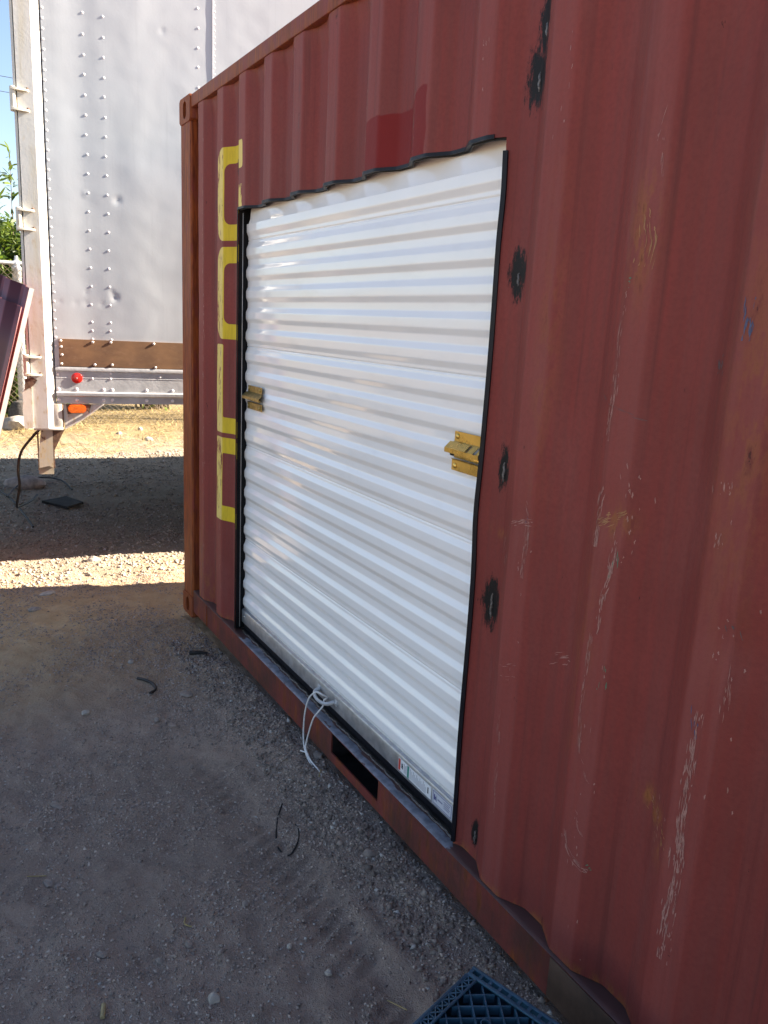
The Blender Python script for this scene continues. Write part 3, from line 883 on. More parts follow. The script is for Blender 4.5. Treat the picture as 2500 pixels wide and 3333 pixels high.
# ------------------------------------------------------------------ roller door
door = empty('roller_door', (0.80, 0.06, 0.17))
tag(door, 'glossy white corrugated steel roll-up door with brass latches set into the red container', 'roller door')
DO = Vector(door.location)
M['door'] = make_door_white()
def dpart(mb, name, mats, parent=None, sharp=35):
    """build in world coordinates, then hang under the door empty (or one of its parts)"""
    off = DO
    mb.v = [(p[0] - off.x, p[1] - off.y, p[2] - off.z) for p in mb.v]
    return mb.build(name, mats, parent or door, sharp)
YOUT, YIN = 0.049, 0.0572
def slat_profile(pitch, seam=False):
    # from top (z=0) to bottom (z=-pitch): outer flat, slope in, inner flat, slope out
    k = pitch / 0.0863
    ctrl = [(0.0, YOUT), (-0.027 * k, YOUT), (-0.0440 * k, YIN), (-0.068 * k, YIN), (-pitch, YOUT)]
    pts = []
    for i in range(len(ctrl) - 1):
        (z0, y0), (z1, y1) = ctrl[i], ctrl[i + 1]
        for j in range(8):
            t = j / 8; pts.append((z0 + (z1 - z0) * t, y0 + (y1 - y0) * t))
    pts.append(ctrl[-1])
    P = np.array(pts)
    # fillet by smoothing
    zz = np.linspace(0, -pitch, 44)
    def ev(z):
        zc = (-z) % pitch
        return np.interp(zc, -P[:, 0], P[:, 1])
    yy = sum(w * ev(zz + d) for d, w in ((-0.003, 0.1), (-0.0015, 0.2), (0, 0.4), (0.0015, 0.2), (0.003, 0.1)))
    if seam:
        yy = yy + 0.003 * np.exp(-((zz + 0.058 * k) / 0.0022) ** 2)
    return zz, yy
def slat_mesh(pitch, seam, nm):
    zz, yy = slat_profile(pitch, seam)
    x = np.linspace(0.808, 2.612, 4)
    Xs, Zs = np.meshgrid(x, zz, indexing='ij')
    Ys = np.broadcast_to(yy, Xs.shape)
    P = np.stack([Xs - DO.x, Ys - DO.y, Zs], -1)
    me = grid_mesh(nm, P, flip=True)
    me.materials.append(M['door'])
    me.polygons.foreach_set('use_smooth', [True] * len(me.polygons))
    return me
sm_a = slat_mesh(0.0863, False, 'slat'); sm_b = slat_mesh(0.0863, True, 'slat'); sm_c = slat_mesh(0.0985, True, 'slat')
z = 1.967
order = [sm_c] + [sm_a if (k % 5) else sm_b for k in range(1, 20)]
for k, me in enumerate(order):
    o = bpy.data.objects.new('slat', me)
    COL.objects.link(o); o.parent = door
    o.location = (0, 0, z - DO.z)
    z -= 0.0985 if me is sm_c else 0.0863
Z_LOW = z
# the sheet going up into its coil behind the lintel
x = np.linspace(0.83, 2.612, 30); t = np.linspace(0, 1, 14)
Xs, Ts = np.meshgrid(x, t, indexing='ij')
Zs = 1.967 + Ts * 0.24; Ys = YOUT + 0.0082 * smooth(0, 0.10, Ts) + 0.09 * smooth(0.15, 1.0, Ts)
o = link_mesh('coil_sheet', grid_mesh('coil_sheet', np.stack([Xs - DO.x, Ys - DO.y, Zs - DO.z], -1), flip=True), M['door'], door, None)
o.data.polygons.foreach_set('use_smooth', [True] * len(o.data.polygons))
# guides
m = MB(); m.box(0.792, 0.801, 0.012, 0.074, 0.170, 2.03); m.box(0.801, 0.8025, 0.030, 0.0325, 0.172, 2.02)
m.box(0.801, 0.806, 0.034, 0.040, 0.170, 2.02)
g1 = dpart(m, 'guide_rail', M['blackmatte'])
m = MB(); m.tube([(0.8065, 0.0335, 0.18), (0.8065, 0.0335, 2.01)], 0.0016, 6)
dpart(m, 'guide_lip', M['galv'], g1)
m = MB(); m.box(0.792, 0.80, 0.076, 0.14, 0.170, 2.1); dpart(m, 'guide_rail', M['blackmatte'])
m = MB(); m.box(2.645, 2.655, 0.052, 0.12, 0.170, 2.1); dpart(m, 'guide_rail', M['blackmatte'])
m = MB(); m.box(0.80, 2.655, 0.09, 0.10, 0.170, 2.3); dpart(m, 'inner_shroud', M['blackmatte'])
# bottom bar
m = MB()
m.prism([(0.041, 0.208), (0.041, 0.262), (0.044, 0.268), (0.054, 0.272), (0.058, 0.283), (0.070, 0.292), (0.078, 0.292), (0.078, 0.206), (0.046, 0.205)], 'x', 0.815, 2.583)
bar = dpart(m, 'bottom_bar', M['galv'])
m = MB(); m.prism([(0.050, 0.206), (0.072, 0.206), (0.068, 0.172), (0.055, 0.172)], 'x', 0.815, 2.583); dpart(m, 'bottom_seal', M['black'])
def rivet(mb, x, y, z, r, h):
    mb.lathe([(r, 0), (r * 0.92, -h * 0.5), (r * 0.6, -h * 0.85), (r * 0.15, -h)], (x, y, z), 'y', 12)
m = MB(); rivet(m, 0.845, 0.041, 0.240, 0.006, 0.003); dpart(m, 'rivet', M['steel'])
# stickers on the bar
def sticker(parts, nm, parent):
    root = None
    for (x0, x1, z0, z1, mt, lift) in parts:
        m = MB(); m.box(x0, x1, 0.041 - 0.0004 - lift, 0.041 - 0.0001 - lift, z0, z1)
        if root is None:
            root = dpart(m, nm, M[mt], parent, None); first = m
        else:
            joined.append((m, mt))
    return root
def sticker_mesh(parts, nm):
    keys = []; m = MB()
    for (x0, x1, z0, z1, mt, lift) in parts:
        if mt not in keys: keys.append(mt)
        m.cur = keys.index(mt)
        m.box(x0, x1, 0.041 - 0.0005 - lift, 0.041 + 0.001, z0, z1)
    return dpart(m, nm, [M[k] for k in keys], bar, None)
pt = [(2.244, 2.434, 0.216, 0.258, 'stick_w', 0.0), (2.246, 2.258, 0.218, 0.256, 'stick_r', .0004), (2.299, 2.309, 0.217, 0.257, 'stick_gr', .0004),
      (2.264, 2.268, .230, .246, 'stick_k', .0004), (2.268, 2.274, .236, .239, 'stick_k', .0004), (2.270, 2.273, .229, .248, 'stick_k', .0004), (2.415, 2.420, .228, .248, 'stick_k', .0004)]
for k in range(3): pt.append((2.280 + k * .006, 2.2825 + k * .006, .222, .252 - .004 * (k % 2), 'stick_t', .0004))
for k in range(15): pt.append((2.315 + k * .0062, 2.3172 + k * .0062, .221, .253 - .006 * ((k * 7) % 3), 'stick_t', .0004))
tag(sticker_mesh(pt, 'warning_sticker'), 'white warning sticker with red and green bars')
pt = [(2.441, 2.545, 0.214, 0.260, 'stick_g', 0.0)]
for (a, b, c, e) in ((2.446, 2.541, .255, .2566), (2.446, 2.541, .2175, .219), (2.446, 2.4475, .2175, .2566), (2.5395, 2.541, .2175, .2566)): pt.append((a, b, c, e, 'stick_b', .0004))
for (a, b, c, e) in ((2.451, 2.456, .230, .247), (2.457, 2.461, .230, .241), (2.464, 2.4655, .228, .248)): pt.append((a, b, c, e, 'stick_b', .0004))
for k in range(5): pt.append((2.471 + k * .005, 2.474 + k * .005, .236, .240, 'stick_b', .0004))
for k in range(4): pt.append((2.502, 2.533 - .004 * (k % 2), .247 - k * .006, .2485 - k * .006, 'stick_b', .0004))
tag(sticker_mesh(pt, 'maker_sticker'), 'grey maker sticker with a blue ink border')

# pull handle
m = MB()
hp = []
for k in range(15):
    a = math.pi * k / 14
    hp.append((1.728 - 0.062 * math.cos(a), 0.038 - 0.036 * math.sin(a) ** 0.6 if 0 < k < 14 else 0.038, 0.240 - 0.012 * math.sin(a)))
m.tube(hp, [0.0065 if 2 < k < 12 else 0.0075 for k in range(15)], 8)
for cx in (1.656, 1.800):
    vs = []
    m.lathe([(0.014, 0.0), (0.014, -0.002), (0.012, -0.003)], (cx, 0.041, 0.240), 'y', 14)
    m.lathe([(0.006, -0.003), (0.005, -0.006), (0.001, -0.0065)], (cx, 0.041, 0.240), 'y', 10)
M['handle'] = mat_plain('cast_zinc_handle', (0.5, 0.5, 0.5), 0.38, 0.45, 0.1)
dpart(m, 'pull_handle', M['handle'])

# latches
M['brass_shaded'] = mat_plain('shaded_zinc_plate', (0.26, 0.18, 0.055), 0.4, 0.8, 0.35, 60, 0.0004, 200)  # left latch only: its shade put into a darker plating colour
def latch(x0, x1, z0, z1, left):
    bm_ = M['brass_shaded'] if left else M['brass']
    """pressed zinc-plated slide-bolt bracket: two flanges, a raised hood with slots, and the bolt"""
    L = x1 - x0; H = z1 - z0
    yb = 0.046
    root = None
    # bracket profile (y,z) swept along x
    yr = yb - 0.022
    prf = [(yb, z1), (yb, z1 - 0.026 * H / 0.1), (yr, z1 - 0.038 * H / 0.1), (yr - 0.001, z1 - 0.052 * H / 0.1), (yr + 0.004, z1 - 0.054 * H / 0.1)]
    t = 0.0025
    def strip(mb, pr, a, b):
        outer = [(y - t, zz) for y, zz in pr]
        mb.prism([*pr, *outer[::-1]], 'x', a, b)
    m = MB()
    strip(m, [(yb, z1), (yb, z1 - 0.026), (yb - 0.004, z1 - 0.029)], x0 + 0.014, x1)
    # hood in three spans so the slots stay open
    cuts = [(x0, x0 + 0.60 * L), (x0 + 0.68 * L, x0 + 0.84 * L), (x0 + 0.92 * L, x1)]
    if left: cuts = [(x0, x1 + 0.02)]
    for a, b in cuts:
        strip(m, [(yb - 0.004, z1 - 0.029), (yr, z1 - 0.045), (yr, z1 - 0.046)], a, b)
    strip(m, [(yr, z1 - 0.046), (yr, z1 - 0.057), (yr + 0.003, z1 - 0.058)], x0, x1 + (0.02 if left else 0))
    strip(m, [(yb - 0.004, z0 + 0.032), (yb, z0 + 0.028), (yb, z0)], x0 + 0.008, x1)
    strip(m, [(yb - 0.018, z0 + 0.036), (yb - 0.004, z0 + 0.032)], x0 + 0.008, x1)
    root = dpart(m, 'latch', bm_)
    # slide bolt
    m = MB(); m.box(x0 + 0.035, x1, yb - 0.016, yb - 0.008, z0 + 0.038, z1 - 0.054, 0.001)
    dpart(m, 'slide_bolt', bm_, root)
    m = MB(); m.box(x0 + 0.010, x0 + 0.030, yb - 0.014, yb - 0.006, z0 + 0.040, z1 - 0.056, 0.003)
    rivet(m, x0 + 0.020, yb - 0.014, (z0 + z1) / 2 - 0.004, 0.003, 0.002)
    dpart(m, 'bolt_knob', M['dark'], root)
    for (xx, zz) in ((x0 + 0.028, z1 - 0.013), (x0 + 0.024, z0 + 0.013)) + (((x1 - 0.02, z1 - 0.013), (x1 - 0.02, z0 + 0.013)) if left else ()):
        m = MB(); rivet(m, xx, yb - t, zz, 0.008, 0.0045); dpart(m, 'rivet', bm_, root)
    return root
tag(latch(2.412, 2.564, 1.212, 1.318, False), 'brass-coloured slide latch beside the right jamb')
lroot = MB()
# left latch, seen nearly edge on
tag(latch(0.845, 1.02, 1.205, 1.305, True), 'brass-coloured slide latch beside the left guide')

# ------------------------------------------------------------------ cord through the handle
def cat(pts, n=8):
    P = [Vector(p) for p in pts]
    P = [P[0] * 2 - P[1]] + P + [P[-1] * 2 - P[-2]]
    out = []
    for i in range(1, len(P) - 2):
        for k in range(n):
            t = k / n
            a, b, c, e = P[i - 1], P[i], P[i + 1], P[i + 2]
            out.append(0.5 * ((2 * b) + (c - a) * t + (2 * a - 5 * b + 4 * c - e) * t * t + (3 * b - a - 3 * c + e) * t ** 3))
    out.append(P[-2])
    return out
cord_pts = [(1.752, 0.016, 0.236), (1.768, 0.020, 0.252), (1.770, 0.000, 0.268), (1.742, -0.012, 0.268), (1.706, -0.022, 0.232), (1.683, -0.026, 0.168), (1.673, -0.026, 0.088), (1.692, -0.032, 0.040), (1.742, -0.040, 0.014), (1.815, -0.046, 0.004), (1.858, -0.050, 0.002)]
cord2 = [(1.752, 0.016, 0.236), (1.768, 0.004, 0.222), (1.766, -0.008, 0.205), (1.742, -0.022, 0.160), (1.706, -0.028, 0.055), (1.716, -0.034, 0.030), (1.768, -0.040, 0.016), (1.830, -0.038, 0.010), (1.878, -0.042, 0.006)]
m = MB(); m.tube(cat(cord_pts), 0.0032, 7); m.tube(cat(cord2), 0.0032, 7)
m.tube(cat([(1.728, -0.036, 0.024), (1.712, -0.042, 0.020), (1.694, -0.046, 0.016)]), 0.0028, 7)
m.lathe([(0.001, -0.006), (0.0065, -0.003), (0.0065, 0.003), (0.001, 0.006)], (1.735, -0.037, 0.020), 'z', 8)
cord = m.build('pull_cord', M['rope'], None, 60)
tag(cord, 'thin white cord looped through the door handle, hanging down to the dirt', 'cord')

# ------------------------------------------------------------------ semi trailer
TU = Vector((0.145, 0.989, 0)).normalized()
tr = empty('semi_trailer', (-1.135, -0.454, 0.0), math.atan2(TU.y, TU.x))
tag(tr, 'white riveted semi trailer parked behind the red container', 'trailer')
TZT = 3.95
# side sheet (local x = along the side, local -y = towards the camera)
ux = np.concatenate([np.arange(0, 1.3, 0.012), np.arange(1.3, 9.0, 0.15)]); uz = np.arange(1.24, TZT, 0.014)
UX, UZ = np.meshgrid(ux, uz, indexing='ij')
UY = 0.0028 * fbm(UX, UZ, 1.4, 2) + 0.0012 * fbm(UX + 3, UZ, 6, 2)
UY = UY + 0.003 * np.exp(-((UX - 0.19) / 0.09) ** 2) - 0.002 * np.exp(-((UX - 0.5) / 0.1) ** 2) + 0.004 * np.exp(-((UX - 0.13) / 0.05) ** 2) * np.clip(perlin(UZ * 1.3, UZ * 0 + 5), 0, 1)
for (a, b, r, h) in [(0.385, 2.235, .022, .010), (0.358, 1.668, .020, .012), (0.340, 1.70, .012, .007), (0.205, 2.255, .014, -.006), (0.66, 3.20, .012, .006), (0.19, 1.69, .01, .006), (0.04, 1.625, .012, .004), (0.13, 1.625, .012, .004), (0.19, 1.625, .012, .004), (0.28, 1.625, .012, .004)]:
    UY = UY + 0.38 * h * np.exp(-((UX - a) / r) ** 2 - ((UZ - b) / r) ** 2)
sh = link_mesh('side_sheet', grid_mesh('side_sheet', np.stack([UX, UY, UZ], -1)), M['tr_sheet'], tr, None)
sh.data.polygons.foreach_set('use_smooth', [True] * len(sh.data.polygons))
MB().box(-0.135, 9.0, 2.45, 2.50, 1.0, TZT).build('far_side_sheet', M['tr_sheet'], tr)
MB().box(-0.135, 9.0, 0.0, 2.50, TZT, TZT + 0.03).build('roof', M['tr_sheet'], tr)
MB().box(-0.10, 9.0, 0.02, 2.45, 1.06, 1.16).build('floor', M['dark'], tr)
MB().box(8.97, 9.0, 0.005, 2.45, 1.0, TZT).build('nose_panel', M['tr_sheet'], tr)
# corner post with its bevelled inner edge
m = MB()
m.prism([(-0.138, -0.030), (-0.052, -0.034), (-0.044, -0.030), (-0.012, -0.004), (-0.004, 0.010), (-0.004, 0.10), (-0.138, 0.10)], 'z', 0.865, TZT)
m.build('corner_post', M['tr_post'], tr, 25)
m = MB(); m.prism([(-0.157, -0.010), (-0.143, -0.014), (-0.143, 2.45), (-0.157, 2.45)], 'z', 0.90, TZT - 0.02); rd = m.build('rear_door', M['tr_post'], tr, 30)
# tar smudge
# lower guard of the rear door
m = MB()
m.prism([(-0.178, 1.100), (-0.190, 1.082), (-0.188, 1.03), (-0.193, 0.985), (-0.189, 0.868), (-0.140, 0.866), (-0.140, 1.145), (-0.168, 1.160)], 'y', -0.040, 0.05)
m.build('door_guard', M['tr_low'], tr, 30)
m = MB(); m.prism([(-0.175, 1.10), (-0.172, 1.165), (-0.13, 1.175), (-0.104, 1.160), (-0.118, 1.135), (-0.14, 1.115)], 'y', -0.046, -0.0405); m.build('rust_patch', M['tr_rust'], tr, 30)
m = MB(); m.box(-0.137, 0.031, -0.022, 0.12, 0.852, 0.868, 0.003); m.build('base_plate', M['tr_low'], tr)
m = MB(); m.box(-0.020, 0.029, -0.012, 0.08, 0.868, 1.014, 0.003); m.build('lower_post', M['tr_low'], tr)
# hinges
def hinge(zc, h=0.105):
    m = MB()
    m.lathe([(0.012, -h / 2 - 0.012), (0.0165, -h / 2 - 0.010), (0.0165, h / 2 + 0.010), (0.012, h / 2 + 0.014)], (-0.160, -0.040, zc), 'z', 12)
    root = m.build('hinge', M['hinge'], tr, 40)
    for s in (-1, 1):
        k = MB(); zz = zc + s * h / 2
        k.prism([(-0.172, -0.062), (-0.150, -0.064), (-0.110, -0.058), (-0.082, -0.050), (-0.076, -0.036), (-0.090, -0.031), (-0.172, -0.026)], 'z', zz - 0.006, zz + 0.006)
        k.build('hinge_strap', M['hinge'], root, 30)
        k = MB(); k.lathe([(0.007, 0.0), (0.007, 0.010), (0.004, 0.012)], (-0.084, -0.040, zz + 0.004), 'z', 8); k.build('hinge_bolt', M['tr_rust'], root, 40)
    return root
for zc in (2.713, 2.077, 1.244, 3.36): hinge(zc)
# rivets: shared meshes, each its own part
def rivet_me(r, h, nm, mt, n=10):
    m = MB(); m.lathe([(r, 0.001), (r * 0.95, -h * 0.45), (r * 0.65, -h * 0.85), (r * 0.2, -h)], (0, 0, 0), 'y', n)
    me = m.mesh(nm, mt); me.polygons.foreach_set('use_smooth', [True] * len(me.polygons)); return me
M['rivet_p'] = mat_plain('painted_rivet', (0.66, 0.66, 0.67), 0.4, 0, 0.06)
M['bolt_m'] = mat_plain('zinc_bolt', (0.55, 0.54, 0.52), 0.4, 0.5, 0.15)
rv_s = rivet_me(0.0078, 0.0034, 'rivet', M['rivet_p']); rv_b = rivet_me(0.0080, 0.0034, 'rivet', M['rivet_p']); rv_t = rivet_me(0.004, 0.003, 'rivet', M['rivet_p'], 8)
bo_b = rivet_me(0.0090, 0.006, 'bolt', M['bolt_m'], 8); bo_r = rivet_me(0.0110, 0.0048, 'bolt', M['rivet_p'], 12)
def put(me, nm, x, y, z, parent):
    o = bpy.data.objects.new(nm, me); COL.objects.link(o); o.parent = parent; o.location = (x, y, z)
    return o
def sheet_y(x, z):
    i = int(np.clip(np.searchsorted(ux, x), 0, len(ux) - 1)); j = int(np.clip(np.searchsorted(uz, z), 0, len(uz) - 1))
    return float(UY[i, j])
z = 1.258
while z < 3.6:
    put(rv_s, 'rivet', 0.0095 + random.gauss(0, 0.0008), sheet_y(.01, z) + 0.001, z, sh); z += 0.0528
for cx, z0 in ((0.221, 1.412), (0.328, 1.412), (0.866, 1.44)):
    z = z0
    while z < 3.7:
        put(rv_b, 'rivet', cx + random.gauss(0, 0.0015), sheet_y(cx, z) + 0.001, z + random.gauss(0, 0.0015), sh); z += 0.1065 if z > 1.5 else 0.052
m = MB(); m.box(0.951, 0.957, -0.004, 0.004, 1.24, TZT); m.build('sheet_seam', M['rivet_p'], sh)
z = 2.4
while z < 3.6:
    put(rv_t, 'rivet', 0.966, sheet_y(.966, z), z, sh); z += 0.034
# small edge tab, brown patch panel, aluminium rail
m = MB(); m.box(-0.001, 0.0245, -0.0035, -0.0015, 1.246, 1.345); m.build('corner_tab', M['tr_sheet'], tr)
m = MB()
m.prism([(0.025, 1.244), (0.025, 1.409), (4.0, 1.409), (4.0, 1.236)], 'y', -0.010, 0.0)
bp = m.build('patch_panel', M['brown'], tr)
tag(bp, 'brown weathered patch strip')
for (a, b) in [(0.036, 1.397), (0.037, 1.361), (0.040, 1.313), (0.036, 1.259), (0.219, 1.395), (0.325, 1.397), (0.583, 1.398), (0.228, 1.258), (0.330, 1.260), (0.592, 1.251), (0.86, 1.398), (0.87, 1.25)]:
    put(bo_b, 'bolt', a, -0.010, b, bp)
m = MB()
m.prism([(0.020, 1.242), (-0.010, 1.240), (-0.013, 1.232), (-0.012, 1.219), (-0.004, 1.214), (-0.004, 1.177), (-0.0055, 1.175), (-0.004, 1.173), (-0.004, 1.090),
         (-0.017, 1.086), (-0.019, 1.082), (-0.018, 1.066), (-0.006, 1.059), (-0.006, 1.017), (0.020, 1.016)], 'x', 0.0, 9.0)
rail = m.build('bottom_rail', M['alu'], tr, 25)
for (a, b) in [(0.015, 1.195), (0.211, 1.172), (0.321, 1.205), (0.319, 1.172), (0.62, 1.19), (0.9, 1.172)]: put(rv_s, 'rivet', a, -0.004, b, rail)
for a in (0.0135, 0.1175, 0.2755, 0.327, 0.535, 0.696, 0.85):
    put(bo_r, 'bolt', a, -0.004, 1.1040, rail); put(bo_r, 'bolt', a, -0.006, 1.039, rail)
# red round reflector, amber oval marker
m = MB(); m.lathe([(0.0325, 0.0), (0.0325, -0.005), (0.030, -0.0072), (0.012, -0.0080), (0.004, -0.0082)], (0.1215, -0.004, 1.174), 'y', 28); rl = m.build('red_reflector', M['red_l'], tr, 40)
m = MB(); m.lathe([(0.004, 0.0), (0.003, -0.003)], (0.1215, -0.0120, 1.174), 'y', 8); m.build('screw', M['bolt_m'], rl)
pl = []
for k in range(24):
    a = 2 * math.pi * k / 24
    pl.append((0.115 + math.copysign(0.027, math.cos(a)) + 0.026 * math.cos(a), 0.984 + 0.0265 * math.sin(a)))
m = MB()
m.prism(pl, 'y', -0.012, 0.030); m.prism([(0.115 + (x - .115) * .93, .984 + (y - .984) * .88) for x, y in pl], 'y', -0.020, -0.0121)
m.build('marker_light', M['amber'], tr, 30)
# gusset below the rail
m = MB()
m.prism([(0.031, 1.013), (0.275, 1.013), (0.150, 0.918), (0.042, 0.858)], 'y', 0.0, 0.006)
m.prism([(0.042, 0.858), (0.150, 0.918), (0.275, 1.013), (0.270, 1.016), (0.146, 0.924), (0.040, 0.866)], 'y', -0.022, 0.0)
m.build('gusset', M['tr_low'], tr, 30)
m = MB(); m.prism([(0.052, 1.012), (0.20, 1.012), (0.185, 0.955), (0.178, 0.972), (0.06, 0.950)], 'y', -0.0035, -0.001); m.build('rust_plate', M['tr_rust'], tr, 30)
m = MB(); m.box(0.028, 0.037, -0.008, 0.03, 0.87, 1.012, 0.002); m.build('rust_seam', M['tr_rust'], tr)
# hanging bumper leg
leg = MB()
leg.prism([(-0.098, 0.852), (-0.030, 0.852), (-0.032, 0.712), (-0.033, 0.612), (-0.06, 0.625), (-0.122, 0.612), (-0.116, 0.70)], 'y', 0.0, 0.008)
lg = leg.build('bumper_leg', M['tr_leg'], tr, 30)
m = MB(); m.prism([(-0.030, 0.852), (0.037, 0.852), (-0.031, 0.712)], 'y', 0.001, 0.009); m.box(-0.033, -0.026, 0.0, 0.09, 0.61, 0.852); m.box(-0.122, -0.115, 0.0, 0.09, 0.60, 0.852); m.build('leg_web', M['tr_rust'], lg, 30)
m = MB(); m.box(-0.120, -0.034, 0.07, 0.11, 0.56, 0.66); m.box(-0.08, -0.034, 0.11, 2.3, 0.56, 0.64); m.build('bumper_bar', M['tr_leg'], lg)
# running gear further along
for u0 in (2.6, 3.85):
    for y0 in (0.12, 2.05):
        m = MB(); m.lathe([(0.30, 0), (0.47, 0.01), (0.505, 0.05), (0.505, 0.23), (0.47, 0.27), (0.30, 0.28)], (u0, y0, 0.515 + 0.04), 'y', 28); w = m.build('wheel', M['tyre'], tr, 40)
        m = MB(); m.lathe([(0.05, -0.01), (0.10, -0.01), (0.11, 0.10), (0.26, 0.12), (0.295, 0.02), (0.295, 0.26)], (u0, y0, 0.515 + 0.04), 'y', 24); m.build('rim', M['galv'], w, 40)
m = MB(); m.box(2.2, 4.3, 0.6, 0.75, 0.75, 1.06); m.box(2.2, 4.3, 1.75, 1.9, 0.75, 1.06); m.box(2.55, 2.65, 0.3, 2.2, 0.5, 0.6); m.box(3.8, 3.9, 0.3, 2.2, 0.5, 0.6); m.build('axle_frame', M['dark'], tr)

# ------------------------------------------------------------------ cut-out sheets leaning at the trailer's corner
Lv = Vector((0.20, 0.44, 1.75)).normalized()
nv = Vector((0.27, -0.96, 0.0)); nv = (nv - Lv * nv.dot(Lv)).normalized()
Wv = nv.cross(Lv).normalized()
if Wv.y > 0: Wv = -Wv
def lean_sheet(top, width, length, label, flange, shift=0.0):
    top = Vector(top)
    base = top - Lv * length
    root = empty('corrugated_sheet', tuple(base))
    tag(root, label, 'metal sheet', 'sheets cut from the container')
    a = np.arange(0, width, 0.006); b = np.linspace(0, length, 8)
    A, B = np.meshgrid(a, b, indexing='ij')
    D = prof(A + shift) - YO
    off = np.stack([Wv[i] * A - nv[i] * D + Lv[i] * B for i in range(3)], -1)
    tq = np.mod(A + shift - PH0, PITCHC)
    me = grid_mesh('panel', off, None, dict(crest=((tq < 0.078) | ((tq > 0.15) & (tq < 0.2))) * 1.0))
    bm = bmesh.new(); bm.from_mesh(me); bmesh.ops.recalc_face_normals(bm, faces=bm.faces); bm.to_mesh(me); bm.free()
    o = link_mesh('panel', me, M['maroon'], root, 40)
    sm = o.modifiers.new('thick', 'SOLIDIFY'); sm.thickness = 0.003; sm.offset = 0
    if flange:
        d0 = float(prof(shift)) - YO
        m = MB()
        p = [Vector((0, 0, 0)) - nv * d0, -nv * (d0 + 0.024) - Wv * 0.006]
        vs = [p[0], p[1], p[1] + Lv * length, p[0] + Lv * length, p[0] - Wv * 0.003, p[1] - Wv * 0.003, p[1] + Lv * length - Wv * 0.003, p[0] + Lv * length - Wv * 0.003]
        m.add(vs, [(0, 1, 2, 3), (7, 6, 5, 4), (0, 4, 5, 1), (3, 2, 6, 7), (0, 3, 7, 4), (1, 5, 6, 2)])
        m.build('edge_flange', M['cut_pale'], root)
    return root
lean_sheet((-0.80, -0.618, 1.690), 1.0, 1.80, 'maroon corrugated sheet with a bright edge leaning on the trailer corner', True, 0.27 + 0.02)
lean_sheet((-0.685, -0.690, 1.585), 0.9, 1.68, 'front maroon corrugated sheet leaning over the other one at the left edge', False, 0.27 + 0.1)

# ------------------------------------------------------------------ fence
FXX = -6.6
fence = empty('chain_link_fence', (FXX, 0, 0.15))
tag(fence, 'galvanised chain link fence running behind the trailer', 'fence')
def fpart(m, nm, mt, sharp=40):
    m.v = [(p[0] - FXX, p[1], p[2] - 0.15) for p in m.v]
    return m.build(nm, mt, fence, sharp)
FPY = [-0.072 + 2.9 * k for k in range(-3, 4)]
for y in FPY:
    m = MB(); m.lathe([(0.052, 0.0), (0.052, 1.86), (0.060, 1.87), (0.060, 1.905), (0.055, 1.91), (0.055, 1.925), (0.060, 1.93), (0.058, 1.955), (0.022, 1.985), (0.018, 2.03)], (FXX, y, 0.14), 'z', 14); fpart(m, 'post', M['fencepipe'])
    m = MB(); m.lathe([(0.17, 0.02), (0.16, 0.24), (0.10, 0.34), (0.04, 0.36)], (FXX + 0.02, y - 0.02, 0.12), 'z', 10); fpart(m, 'footing', M['concrete'])
m = MB(); m.tube([(FXX + 0.03, -9, 2.068), (FXX + 0.03, 9, 2.10)], 0.024, 10); fpart(m, 'top_rail', M['fencepipe'])
m = MB()
for k in range(-140, 140):
    y0 = k * 0.072
    for s in (-1, 1):
        a = (FXX + 0.055 + 0.004 * s, y0 + s * -0.95, 0.18); b = (FXX + 0.055 + 0.004 * s, y0 + s * 0.95, 2.06)
        m.tube([a, b], 0.0019, 3, False)
wm = fpart(m, 'wire_mesh', M['wire'], None); tag(wm, kind='stuff')

